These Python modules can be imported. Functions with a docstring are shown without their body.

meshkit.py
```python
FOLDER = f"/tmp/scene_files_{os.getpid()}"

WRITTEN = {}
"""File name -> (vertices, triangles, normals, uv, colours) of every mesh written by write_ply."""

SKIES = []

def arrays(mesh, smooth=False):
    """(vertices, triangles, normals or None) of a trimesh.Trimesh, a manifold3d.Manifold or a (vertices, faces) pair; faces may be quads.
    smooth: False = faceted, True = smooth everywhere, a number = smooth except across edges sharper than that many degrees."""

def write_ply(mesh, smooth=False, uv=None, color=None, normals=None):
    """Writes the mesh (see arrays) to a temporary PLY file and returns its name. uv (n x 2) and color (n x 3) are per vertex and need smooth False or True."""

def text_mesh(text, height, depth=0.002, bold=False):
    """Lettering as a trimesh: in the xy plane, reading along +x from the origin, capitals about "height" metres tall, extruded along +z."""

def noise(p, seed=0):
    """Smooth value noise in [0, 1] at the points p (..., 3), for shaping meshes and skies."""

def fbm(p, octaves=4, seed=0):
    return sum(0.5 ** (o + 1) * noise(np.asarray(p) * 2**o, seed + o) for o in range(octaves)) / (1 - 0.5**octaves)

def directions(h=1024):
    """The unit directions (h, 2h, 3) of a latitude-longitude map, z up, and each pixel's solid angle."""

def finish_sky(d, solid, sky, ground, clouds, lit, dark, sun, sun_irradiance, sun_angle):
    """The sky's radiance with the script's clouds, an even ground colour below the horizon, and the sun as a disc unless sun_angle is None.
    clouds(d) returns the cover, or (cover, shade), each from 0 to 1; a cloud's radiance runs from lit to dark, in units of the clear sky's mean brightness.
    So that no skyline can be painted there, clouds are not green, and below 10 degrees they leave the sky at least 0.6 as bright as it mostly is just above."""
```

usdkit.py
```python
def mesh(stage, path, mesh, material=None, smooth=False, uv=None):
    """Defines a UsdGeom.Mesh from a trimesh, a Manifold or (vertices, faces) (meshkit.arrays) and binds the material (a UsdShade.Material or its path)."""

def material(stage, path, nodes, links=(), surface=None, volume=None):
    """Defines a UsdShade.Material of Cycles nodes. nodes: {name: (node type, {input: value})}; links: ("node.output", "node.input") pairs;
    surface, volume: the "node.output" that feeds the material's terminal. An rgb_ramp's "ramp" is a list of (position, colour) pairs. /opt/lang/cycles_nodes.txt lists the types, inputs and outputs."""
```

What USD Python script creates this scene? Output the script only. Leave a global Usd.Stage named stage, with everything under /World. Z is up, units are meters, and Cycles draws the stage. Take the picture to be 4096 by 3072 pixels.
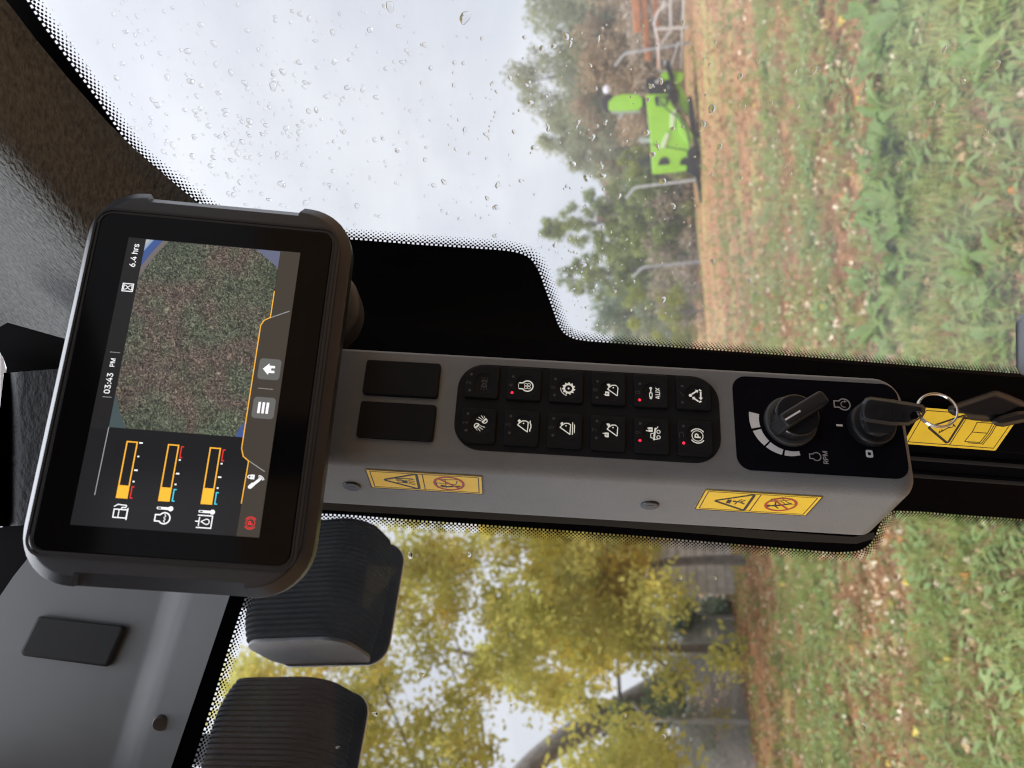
import math, random
import numpy as np, trimesh, usdkit, meshkit
from pxr import Usd, UsdGeom, UsdLux, UsdShade, Gf, Sdf, Vt
import shapely
from shapely import affinity
from shapely.geometry import Polygon, LineString, Point, MultiPolygon, box as sbox
from shapely.ops import unary_union

# ------------------------------------------------------------------ stage, camera, sky, sun, exposure
stage = Usd.Stage.CreateInMemory()
UsdGeom.SetStageUpAxis(stage, 'Z'); UsdGeom.SetStageMetersPerUnit(stage, 1.0)
UsdGeom.Xform.Define(stage, '/World'); UsdGeom.Scope.Define(stage, '/World/Looks')

FPX = 2880.0                                # focal length in pixels of a 4096 x 3072 picture
EYE = np.array([0.0, 0.0, 2.0])
PITCH, ROLL = math.radians(12.0), math.radians(4.0)
FWD = np.array([0, math.cos(PITCH), math.sin(PITCH)])
R0 = np.array([1.0, 0, 0]); U0 = np.array([0, -math.sin(PITCH), math.cos(PITCH)])
UP = math.cos(ROLL) * U0 + math.sin(ROLL) * R0
RT = math.cos(ROLL) * R0 - math.sin(ROLL) * U0
CAM = np.stack([-UP, RT, -FWD], 1)          # the phone is held sideways: its x axis points down
EXPOSURE = 0.65
FOCUS = 0.475

cam = UsdGeom.Camera.Define(stage, '/World/camera')
fl = 6.86
cam.CreateFocalLengthAttr(fl); cam.CreateHorizontalApertureAttr(fl * 4096 / FPX); cam.CreateVerticalApertureAttr(fl * 3072 / FPX)
cam.CreateFStopAttr(2.5); cam.CreateFocusDistanceAttr(FOCUS); cam.CreateClippingRangeAttr(Gf.Vec2f(0.02, 5000)); cam.CreateExposureAttr(EXPOSURE)
m4 = np.eye(4); m4[:3, :3] = CAM; m4[:3, 3] = EYE
cam.AddTransformOp().Set(Gf.Matrix4d(*m4.T.ravel().tolist()))

SUN_DIR = np.array([-0.78, -0.22, 0.56]); SUN_DIR /= np.linalg.norm(SUN_DIR)
SUN_EL, SUN_ROT = math.asin(SUN_DIR[2]), math.atan2(SUN_DIR[0], SUN_DIR[1])
SKY_STRENGTH, SUN_INT = 0.1, 0.4
sky_mat = usdkit.material(stage, '/World/Looks/sky_overcast', {
    'sky': ('sky_texture', {'sky_type': 'single_scattering', 'sun_disc': False, 'sun_elevation': SUN_EL, 'sun_rotation': SUN_ROT}),
    'tc': ('texture_coordinate', {}),
    'mp': ('mapping', {'scale': (1.0, 1.0, 2.2)}),
    'nz': ('noise_texture', {'scale': 2.3, 'detail': 5.0, 'roughness': 0.55, 'distortion': 0.4}),
    'rp': ('rgb_ramp', {'ramp': [(0.25, (6.9, 7.15, 7.9)), (0.44, (7.5, 7.75, 8.5)), (0.58, (8.5, 8.7, 9.3)), (0.8, (9.3, 9.45, 10.0))]}),
    'sx': ('separate_xyz', {}),
    'zc': ('math', {'math_type': 'maximum', 'value2': 0.0}), 'zp': ('math', {'math_type': 'power', 'value2': 6.0}),
    'zr': ('math', {'math_type': 'multiply_add', 'value2': 3.7, 'value3': 0.61}),
    'sc': ('vector_math', {'math_type': 'scale'}),
    'mx': ('mix', {'mix_type': 'mix', 'fac': 0.96}),
    'bg': ('background_shader', {'strength': SKY_STRENGTH})},
    [('tc.generated', 'mp.vector'), ('mp.vector', 'nz.vector'), ('nz.fac', 'rp.fac'), ('tc.generated', 'sx.vector'), ('sx.z', 'zc.value1'), ('zc.value', 'zp.value1'), ('zp.value', 'zr.value1'),
     ('rp.color', 'sc.vector1'), ('zr.value', 'sc.scale'), ('sky.color', 'mx.color1'), ('sc.vector', 'mx.color2'), ('mx.color', 'bg.color')],
    surface='bg.background')
sky = UsdLux.DomeLight.Define(stage, '/World/sky')
UsdShade.MaterialBindingAPI.Apply(sky.GetPrim()).Bind(sky_mat)
sky.GetPrim().SetCustomDataByKey('kind', 'structure'); sky.GetPrim().SetCustomDataByKey('label', 'pale grey overcast sky'); sky.GetPrim().SetCustomDataByKey('category', 'sky')
sun = UsdLux.DistantLight.Define(stage, '/World/sun')
sun.CreateIntensityAttr(SUN_INT); sun.CreateAngleAttr(25.0); sun.CreateNormalizeAttr(True); sun.CreateColorAttr(Gf.Vec3f(1.0, 0.97, 0.92))
zax = SUN_DIR; xax = np.cross([0, 0, 1.0], zax); xax /= np.linalg.norm(xax); yax = np.cross(zax, xax)
ms = np.eye(4); ms[:3, :3] = np.stack([xax, yax, zax], 1)
sun.AddTransformOp().Set(Gf.Matrix4d(*ms.T.ravel().tolist()))

rng = random.Random(7); nrng = np.random.default_rng(7)

# ------------------------------------------------------------------ picture -> space
DSC = 4096 / 2212.0
def ray_c(x, y): return np.array([(x - 2048) / FPX, -(y - 1536) / FPX, -1.0])
def c2w(p): return np.asarray(p, float) @ CAM.T + EYE
def cpt(x, y, z): return ray_c(x, y) * z                       # camera space, z = depth in metres
def wpt(x, y, z): return c2w(cpt(x, y, z))
def ground_at(dx, dy, h=0.0):                                  # dx, dy in the 2212 x 1659 picture
    r = ray_c(dx * DSC, dy * DSC) @ CAM.T; t = (h - EYE[2]) / r[2]
    return EYE + r * t
def azel(dx, dy):
    r = ray_c(dx * DSC, dy * DSC) @ CAM.T
    return math.atan2(r[0], r[1]), math.atan2(r[2], math.hypot(r[0], r[1]))
def at_dist(dx, dy, dist):                                     # point on the ray at a horizontal distance
    r = ray_c(dx * DSC, dy * DSC) @ CAM.T
    return EYE + r * (dist / math.hypot(r[0], r[1]))

# ------------------------------------------------------------------ prims
taken = {}
def numbered(parent, name):
    k = taken.setdefault((parent, name), 0); taken[(parent, name)] += 1
    return name if k == 0 else f'{name}_{k:03d}'
origins = {}
def tag(prim, label=None, cat=None, group=None, kind=None):
    for k, v in (('label', label), ('category', cat), ('group', group), ('kind', kind)):
        if v: prim.SetCustomDataByKey(k, v)
def thing(name, label, cat, loc, group=None, kind=None):
    p = '/World/' + numbered('/World', name)
    x = UsdGeom.Xform.Define(stage, p); x.AddTranslateOp().Set(Gf.Vec3d(*map(float, loc)))
    origins[p] = np.asarray(loc, float); tag(x.GetPrim(), label, cat, group, kind)
    return p
def merge(meshes):
    vs, fs, n = [], [], 0
    for m in meshes:
        v, f = (np.asarray(m.vertices), np.asarray(m.faces)) if hasattr(m, 'faces') else (np.asarray(m[0]), np.asarray(m[1]))
        if f.shape[1] == 4: f = np.vstack([f[:, [0, 1, 2]], f[:, [0, 2, 3]]])
        vs.append(v); fs.append(f + n); n += len(v)
    return np.vstack(vs), np.vstack(fs)
def part(parent, name, mesh, material, smooth=30, label=None, kind=None):
    """mesh in world coordinates; becomes a child of parent (a thing or a part)."""
    p = parent + '/' + numbered(parent, name)
    if isinstance(mesh, list): mesh = merge(mesh)
    v, f = (mesh.vertices, mesh.faces) if hasattr(mesh, 'faces') else mesh
    v = np.asarray(v, float) - origins[parent]; f = np.asarray(f)
    g = usdkit.mesh(stage, p, (v, f), material, smooth=smooth)
    origins[p] = origins[parent]; tag(g.GetPrim(), label, None, None, kind)
    return p
def solo(name, mesh, material, label=None, cat=None, group=None, kind=None, smooth=30):
    p = '/World/' + numbered('/World', name)
    if isinstance(mesh, list): mesh = merge(mesh)
    g = usdkit.mesh(stage, p, mesh, material, smooth=smooth); tag(g.GetPrim(), label, cat, group, kind)
    origins[p] = np.zeros(3)
    return p

# ------------------------------------------------------------------ materials
def mat(name, col, rough=0.5, var=0.0, scale=20.0, bump=0.0, bscale=400.0, bdist=0.001, metal=0.0, spec=0.5, col2=None, island=0.0, detail=3.0, coat=0.0, stretch=None, sheen=0.0):
    n = {'p': ('principled_bsdf', {'base_color': col, 'roughness': rough, 'metallic': metal, 'specular_ior_level': spec, 'coat_weight': coat, 'sheen_weight': sheen})}
    l = []
    if var or bump or col2:
        n['g'] = ('geometry', {})
    src = 'g.position'
    if stretch:
        n['st'] = ('mapping', {'scale': stretch}); l.append(('g.position', 'st.vector')); src = 'st.vector'
    if col2 is not None or var:
        c2_ = col2 if col2 is not None else tuple(c * (1 - var) for c in col); c1_ = col if col2 is not None else tuple(c * (1 + var) for c in col)
        n['nz'] = ('noise_texture', {'scale': scale, 'detail': detail, 'roughness': 0.6}); n['rp'] = ('rgb_ramp', {'ramp': [(0.3, c1_), (0.7, c2_)]})
        l += [(src, 'nz.vector'), ('nz.fac', 'rp.fac'), ('rp.color', 'p.base_color')]
    if island:
        n['gi'] = ('geometry', {}); n['hv'] = ('hsv', {}); n['mr'] = ('map_range', {'range_type': 'linear', 'from_min': 0.0, 'from_max': 1.0, 'to_min': 1 - island, 'to_max': 1 + island})
        l = [(a, b) for a, b in l if b != 'p.base_color']
        l += [('gi.random_per_island', 'mr.value'), ('mr.result', 'hv.value'), ('hv.color', 'p.base_color')]
        if 'rp' in n: l.append(('rp.color', 'hv.color'))
        else: n['hv'] = ('hsv', {'color': col})
    if bump:
        n['bn'] = ('noise_texture', {'scale': bscale, 'detail': 2.0, 'roughness': 0.5}); n['b'] = ('bump', {'strength': bump, 'distance': bdist})
        l += [(src, 'bn.vector'), ('bn.fac', 'b.height'), ('b.normal', 'p.normal')]
    return usdkit.material(stage, '/World/Looks/' + name, n, l, surface='p.BSDF')
def leafmat(name, ramp, trans=0.35, island=0.35, scale=0.6, rough=0.55):
    """two-sided foliage: colour runs along the ramp from clump to clump and leaf to leaf"""
    n = {'g': ('geometry', {}), 'nz': ('noise_texture', {'scale': scale, 'detail': 2.0}), 'ad': ('math', {'math_type': 'multiply_add', 'value2': island, 'value3': -island / 2}),
         'sm': ('math', {'math_type': 'add'}), 'rp': ('rgb_ramp', {'ramp': ramp}), 'p': ('principled_bsdf', {'roughness': rough, 'specular_ior_level': 0.3}),
         't': ('translucent_bsdf', {}), 'm': ('mix_closure', {'fac': trans})}
    l = [('g.position', 'nz.vector'), ('g.random_per_island', 'ad.value1'), ('nz.fac', 'sm.value1'), ('ad.value', 'sm.value2'), ('sm.value', 'rp.fac'),
         ('rp.color', 'p.base_color'), ('rp.color', 't.color'), ('p.BSDF', 'm.closure1'), ('t.BSDF', 'm.closure2')]
    return usdkit.material(stage, '/World/Looks/' + name, n, l, surface='m.closure')
def glow(name, col, strength=1.0, base=(0.01, 0.01, 0.01), rough=0.25):
    return usdkit.material(stage, '/World/Looks/' + name, {'p': ('principled_bsdf', {'base_color': base, 'roughness': rough, 'specular_ior_level': 0.2, 'emission_color': col, 'emission_strength': strength})}, [], surface='p.BSDF')
def lin(r, g, b):
    f = lambda c: (c / 255) / 12.92 if c <= 10 else ((c / 255 + 0.055) / 1.055) ** 2.4
    return (f(r), f(g), f(b))

M = {}
M['grey'] = mat('grained_grey_plastic', (0.138, 0.147, 0.155), 0.5, var=0.10, scale=16, detail=7, bump=0.35, bscale=900, bdist=0.0006)
M['greysmooth'] = mat('moulded_grey_plastic', (0.056, 0.062, 0.068), 0.5, var=0.07, scale=14, bump=0.08, bscale=700, bdist=0.0004)
M['black'] = mat('matt_black_plastic', (0.009, 0.0095, 0.0115), 0.42, spec=0.35, var=0.15, scale=60, bump=0.1, bscale=1400, bdist=0.0003)
M['rubber'] = mat('black_rubber', (0.007, 0.0078, 0.0095), 0.62, spec=0.13, var=0.12, scale=80, bump=0.06, bscale=2500, bdist=0.0002)
M['gloss'] = mat('gloss_black_paint', (0.002, 0.002, 0.0026), 0.4, var=0.3, scale=12, spec=0.004)
M['frit'] = mat('black_enamel', (0.002, 0.0022, 0.0032), 0.5, spec=0.06)
M['dotm'] = mat('black_enamel_dots', (0.003, 0.003, 0.005), 0.6, spec=0.06)
M['panel'] = mat('printed_black_panel', (0.0035, 0.0035, 0.006), 0.45, var=0.1, scale=90, spec=0.03)
M['fabric'] = mat('grey_woven_fabric', (0.112, 0.118, 0.120), 0.95, var=0.30, scale=420, bump=1.0, bscale=380, bdist=0.004, sheen=0.0, spec=0.04, stretch=(0.45, 1.0, 1.0))
M['white'] = mat('white_print', (0.62, 0.63, 0.64), 0.5)
M['greyprint'] = mat('grey_print', (0.30, 0.30, 0.32), 0.5)
M['faint'] = mat('faint_print', (0.028, 0.029, 0.036), 0.5)
M['yellow'] = mat('yellow_vinyl', (0.78, 0.53, 0.03), 0.42, var=0.05, scale=70)
M['ink'] = mat('black_ink', (0.012, 0.012, 0.012), 0.45)
M['redink'] = mat('red_ink', (0.36, 0.035, 0.025), 0.45)
M['steel'] = mat('bright_steel', (0.75, 0.73, 0.70), 0.16, metal=1.0)
M['darksteel'] = mat('dark_screw_steel', (0.05, 0.05, 0.055), 0.3, metal=0.6)
M['housing'] = mat('charcoal_housing', (0.012, 0.0145, 0.020), 0.33, var=0.1, scale=40, bump=0.2, bscale=1300, bdist=0.0003)
M['screenglass'] = mat('black_screen_glass', (0.0025, 0.0025, 0.003), 0.09, spec=0.1)
M['fin'] = mat('dusty_cast_black', (0.0010, 0.0014, 0.0023), 0.6, spec=0.02, col2=(0.005, 0.006, 0.008), scale=120, detail=6, bump=0.15, bscale=900)
M['finside'] = mat('cast_grey_side', (0.085, 0.085, 0.09), 0.5, var=0.15, scale=50, bump=0.3, bscale=900)
M['lensrim'] = mat('pale_lens_rim', (0.75, 0.76, 0.78), 0.35)
# glass pane; a patchy translucent white veil puts background haze into it
def pane_mat(name, tint, haze_veil):
    n = {'lw': ('layer_weight', {'blend': 0.5}), 'pw': ('math', {'math_type': 'power', 'value2': 4.5}), 'mr': ('math', {'math_type': 'multiply_add', 'value2': 0.9, 'value3': 0.009}),
         'cl': ('math', {'math_type': 'minimum', 'value2': 0.9}), 't': ('transparent_bsdf', {'color': tint}), 'gl': ('glossy_bsdf', {'roughness': 0.02, 'color': (0.9, 0.9, 0.9)}), 'm': ('mix_closure', {}),
         'g': ('geometry', {}), 'dn': ('noise_texture', {'scale': 9.0, 'detail': 6.0, 'roughness': 0.65, 'distortion': 0.6}), 'dr': ('map_range', {'range_type': 'linear', 'from_min': 0.3, 'from_max': 0.7, 'to_min': haze_veil * 0.45, 'to_max': haze_veil * 1.55, 'clamp': True}), 'tl': ('translucent_bsdf', {'color': (0.85, 0.87, 0.9)}), 'm2': ('mix_closure', {})}
    l = [('lw.facing', 'pw.value1'), ('pw.value', 'mr.value1'), ('mr.value', 'cl.value1'), ('cl.value', 'm.fac'), ('t.BSDF', 'm.closure1'), ('gl.BSDF', 'm.closure2'),
         ('g.position', 'dn.vector'), ('dn.fac', 'dr.value'), ('dr.result', 'm2.fac'), ('m.closure', 'm2.closure1'), ('tl.BSDF', 'm2.closure2')]
    return usdkit.material(stage, '/World/Looks/' + name, n, l, surface='m2.closure')
M['pane'] = pane_mat('window_glass_wet_hazed', (0.985, 0.99, 0.99), 0.021); M['pane_dry'] = pane_mat('window_glass_hazed', (0.985, 0.99, 0.99), 0.0028)
M['water'] = usdkit.material(stage, '/World/Looks/rain_water', {'p': ('principled_bsdf', {'base_color': (1, 1, 1), 'roughness': 0.0, 'ior': 1.33, 'transmission_weight': 1.0})}, [], surface='p.BSDF')

# ------------------------------------------------------------------ shape helpers
class Frame:
    """a local right-handed frame; lengths in millimetres: u right, v up, n towards the viewer"""
    def __init__(s, O, Mx):
        q = np.asarray(Mx, float); n = np.cross(q[:, 0], q[:, 1]); u = q[:, 0] / np.linalg.norm(q[:, 0]); n /= np.linalg.norm(n); v = np.cross(n, u)
        s.O, s.u, s.v, s.n = np.asarray(O, float), u, v, n
    def w(s, p):
        p = np.asarray(p, float) / 1000.0
        return c2w(s.O + p[..., :1] * s.u + p[..., 1:2] * s.v + p[..., 2:3] * s.n)
    def mesh(s, m):
        v, f = (m.vertices, m.faces) if hasattr(m, 'faces') else m
        return s.w(np.asarray(v)), np.asarray(f)
    def uv(s, x, y, h=0.0):
        r = ray_c(x, y); t = ((s.O + s.n * h / 1000) @ s.n) / (r @ s.n); p = r * t - s.O
        return p @ s.u * 1000, p @ s.v * 1000
def geoms(g):
    if g.is_empty: return []
    return [x for x in getattr(g, 'geoms', [g]) if x.geom_type == 'Polygon' and x.area > 1e-9]
def slab(g, h0, h1):
    """prism over a shapely shape between heights h0 and h1"""
    out = []
    for p in geoms(g):
        m = trimesh.creation.extrude_polygon(p, h1 - h0, engine='earcut'); m.apply_translation([0, 0, h0]); out.append(m)
    return trimesh.util.concatenate(out)
def ring_pts(poly, step):
    c = np.asarray(poly.exterior.coords)[:-1]
    ls = LineString(np.vstack([c, c[:1]])); n = max(12, int(ls.length / step))
    return np.array([ls.interpolate(i / n, normalized=True).coords[0] for i in range(n)])
def loft(rings, cap0=True, cap1=True):
    """rings: list of (n,3) arrays with the same n, outline counter-clockwise seen from +z, going up"""
    n = len(rings[0]); v = np.vstack(rings); f = []
    for k in range(len(rings) - 1):
        for i in range(n):
            a, b = k * n + i, k * n + (i + 1) % n
            f += [[a, b, b + n], [a, b + n, a + n]]
    v = list(map(tuple, v))
    if cap1:
        pv, pf = trimesh.creation.triangulate_polygon(Polygon(np.asarray(rings[-1])[:, :2]), engine='earcut')
        if len(pv) == n: 
            base = (len(rings) - 1) * n
            idx = [int(np.argmin(np.abs(np.asarray(rings[-1])[:, :2] - q).sum(1))) for q in pv]
            for t in pf: f.append([base + idx[t[0]], base + idx[t[1]], base + idx[t[2]]])
        else:
            c = len(v); v.append(tuple(np.mean(rings[-1], 0))); base = (len(rings) - 1) * n
            f += [[base + i, base + (i + 1) % n, c] for i in range(n)]
    if cap0:
        c = len(v); v.append(tuple(np.mean(rings[0], 0)))
        f += [[(i + 1) % n, i, c] for i in range(n)]
    m = trimesh.Trimesh(np.array(v), np.array(f), process=False)
    trimesh.repair.fix_normals(m)
    return m
def pillow(poly, h0, h1, b=0.8, step=1.2, hole=None, dish=0.6, steps=3):
    """plate over a (nearly convex) outline with rounded upper edges; hole = (x, y, r): a shallow dished circle in the top"""
    out = ring_pts(poly, step); d = np.roll(out, -1, 0) - np.roll(out, 1, 0); nn = np.stack([d[:, 1], -d[:, 0]], 1); nn /= np.linalg.norm(nn, axis=1, keepdims=True)
    if Polygon(out).exterior.is_ccw is False: nn = -nn
    if not Polygon(out).exterior.is_ccw: out = out[::-1]; nn = nn[::-1]
    rings = [np.c_[out, np.full(len(out), h0)]]
    for k in range(steps + 1):
        a = k / steps * math.pi / 2
        rings.append(np.c_[out - nn * b * (1 - math.cos(a)), np.full(len(out), h1 - b + b * math.sin(a))])
    if hole is None: return loft(rings)
    body = loft(rings, True, False); x, y, r = hole; N = 36
    circ = lambda rr, z: np.array([[x + rr * math.cos(2 * math.pi * i / N), y + rr * math.sin(2 * math.pi * i / N), z] for i in range(N)])
    top = Polygon(rings[-1][:, :2], [circ(r, 0)[:, :2]]); pv, pf = trimesh.creation.triangulate_polygon(top, engine='earcut')
    topm = trimesh.Trimesh(np.c_[pv, np.full(len(pv), h1)], pf, process=False)
    if topm.face_normals[:, 2].mean() < 0: topm.invert()
    dishm = loft([circ(r, h1), circ(r * 0.97, h1 - dish * 0.35), circ(r * 0.85, h1 - dish * 0.75), circ(r * 0.5, h1 - dish)], False, True)
    if dishm.face_normals[:, 2].mean() < 0: dishm.invert()
    return trimesh.util.concatenate([body, topm, dishm])
def rrect(x0, y0, x1, y1, r): return sbox(x0 + r, y0 + r, x1 - r, y1 - r).buffer(r, quad_segs=8)
def stroke(pts, w, cap='round'): return LineString(pts).buffer(w / 2, cap_style=cap, join_style='round', quad_segs=4)
def arc(cx, cy, r, a0, a1, n=20): return [(cx + r * math.cos(math.radians(a0 + (a1 - a0) * i / n)), cy + r * math.sin(math.radians(a0 + (a1 - a0) * i / n))) for i in range(n + 1)]
def ringshape(cx, cy, r, w): return Point(cx, cy).buffer(r + w / 2).difference(Point(cx, cy).buffer(r - w / 2))
def text(s, h, cx, cy, angle=0, bold=False, anchor='c'):
    """lettering in mm centred on (cx, cy)"""
    m = meshkit.text_mesh(s, h, 0.06, bold); c = m.bounds.mean(0)
    m.apply_translation([-c[0], -c[1], 0]); m.apply_transform(trimesh.transformations.rotation_matrix(math.radians(angle), [0, 0, 1])); m.apply_translation([cx, cy, 0])
    return m
def lift(m, h): m = m.copy(); m.apply_translation([0, 0, h]); return m
def tube(pts, r, n=8, closed=False):
    pts = np.asarray(pts, float); k = len(pts); rr = np.broadcast_to(np.asarray(r, float), (k,))
    t = np.roll(pts, -1, 0) - np.roll(pts, 1, 0)
    if not closed: t[0] = pts[1] - pts[0]; t[-1] = pts[-1] - pts[-2]
    t /= np.linalg.norm(t, axis=1, keepdims=True)
    ref = np.array([0, 0, 1.0]) if abs(t[0][2]) < 0.9 else np.array([1.0, 0, 0])
    a = np.cross(t[0], ref); a /= np.linalg.norm(a); v = []
    for i in range(k):
        a = a - t[i] * (a @ t[i]); a /= np.linalg.norm(a); b = np.cross(t[i], a)
        v += [pts[i] + rr[i] * (a * math.cos(2 * math.pi * j / n) + b * math.sin(2 * math.pi * j / n)) for j in range(n)]
    f = []
    for i in range(k if closed else k - 1):
        for j in range(n):
            p, q = i * n + j, i * n + (j + 1) % n; p2, q2 = ((i + 1) % k) * n + j, ((i + 1) % k) * n + (j + 1) % n
            f += [[p, q, q2], [p, q2, p2]]
    if not closed:
        v += [pts[0], pts[-1]]; c0, c1 = len(v) - 2, len(v) - 1
        for j in range(n): f += [[(j + 1) % n, j, c0], [(k - 1) * n + j, (k - 1) * n + (j + 1) % n, c1]]
    return np.array(v), np.array(f)
def boxm(x0, y0, z0, x1, y1, z1, bev=0.0):
    if not bev: return trimesh.creation.box(bounds=[[x0, y0, z0], [x1, y1, z1]])
    b = bev; pts = []
    for sx in (0, 1):
        for sy in (0, 1):
            for sz in (0, 1):
                X = (x0, x1)[sx]; Y = (y0, y1)[sy]; Z = (z0, z1)[sz]; dx = b if sx == 0 else -b; dy = b if sy == 0 else -b; dz = b if sz == 0 else -b
                pts += [(X + dx, Y + dy, Z), (X + dx, Y, Z + dz), (X, Y + dy, Z + dz)]
    return trimesh.convex.convex_hull(np.array(pts))
def pixel_solid(poly_px, depth, thick, size=60.0):
    """a solid over an outline seen from the seat: front surface at depth(x, y), a real thickness behind it"""
    p = poly_px if hasattr(poly_px, 'exterior') else Polygon(poly_px)
    m = trimesh.creation.extrude_polygon(p, 1.0, engine='earcut')
    m.vertices[:, 2] *= 0.5 * size
    v, f = trimesh.remesh.subdivide_to_size(m.vertices, m.faces, size, max_iter=12)
    k = v[:, 2] / (0.5 * size)
    m2 = trimesh.Trimesh(v, f, process=False); m2.merge_vertices(); v = m2.vertices; k = v[:, 2] / (0.5 * size); f = m2.faces
    z = np.array([depth(a, b) for a, b in v[:, :2]]) + k * thick
    w = np.stack([(v[:, 0] - 2048) / FPX * z, -(v[:, 1] - 1536) / FPX * z, -z], 1)
    mm = trimesh.Trimesh(c2w(w), f, process=False)
    trimesh.repair.fix_normals(mm)
    return mm
def dd(pts): return [(a * DSC, b * DSC) for a, b in pts]
def smoothline(pts, n=200):
    from scipy.interpolate import PchipInterpolator
    pts = np.asarray(pts, float); s = np.r_[0, np.cumsum(np.linalg.norm(np.diff(pts, axis=0), axis=1))]
    t = np.linspace(0, s[-1], n)
    return np.stack([PchipInterpolator(s, pts[:, k])(t) for k in range(pts.shape[1])], 1)

# ================================================================== the cab: a dark shell with glazed openings
def plane_frame(al, be, ga, x0, y0):
    """plane with 1/depth = al + be*X + ga*Y along the ray (X, Y, -1); origin on the ray through picture point x0, y0"""
    N = np.array([be, ga, -al]); r = ray_c(x0, y0); O = r / (N @ r)
    n = N / np.linalg.norm(N); n = n if n @ O < 0 else -n
    v = np.array([-1.0, 0, 0]); v = v - n * (v @ n); v /= np.linalg.norm(v); u = np.cross(v, n)
    f = Frame(O, np.stack([u, v, n], 1)); f.N = N
    return f
WR = plane_frame(1.548, -0.288, 1.0, 2000, 600)      # window on the right of the post
WL = plane_frame(1.488, -0.23, -0.576, 2000, 2500)       # window on the left of the post
def depth_on(F, x, y): return 1.0 / (F.N @ ray_c(x, y))

cab = thing('machine_cab', 'dark cab interior with grey fabric lining, glossy black post and two rain spotted windows', 'cab', wpt(2048, 1700, 0.55))

def pts_uv(F, px): return [tuple(float(c) for c in F.uv(*p)) for p in px]
right_line = smoothline([(60, -90), (117, 18), (253, 213), (390, 400), (509, 569), (581, 648), (676, 720), (800, 815), (930, 890), (1080, 930), (1240, 946), (1403, 957), (1700, 980), (1900, 993), (2020, 1002), (2075, 1012), (2118, 1032), (2149, 1073), (2183, 1161), (2212, 1240), (2237, 1305), (2262, 1337), (2312, 1358), (2480, 1373), (2691, 1388), (3200, 1425), (3700, 1465), (4000, 1488), (4200, 1503), (4500, 1526)], 900)
left_line = smoothline([(4500, 2110), (4096, 2078), (3800, 2057), (3660, 2046), (3577, 2044), (3540, 2065), (3516, 2105), (3499, 2145), (3471, 2183), (3425, 2205), (3350, 2209), (3200, 2198), (2500, 2140), (1600, 2076), (1300, 2055), (1170, 2052), (1105, 2080), (1060, 2150), (990, 2360), (912, 2600), (848, 2813), (770, 3060), (720, 3220), (640, 3480)], 900)

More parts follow.
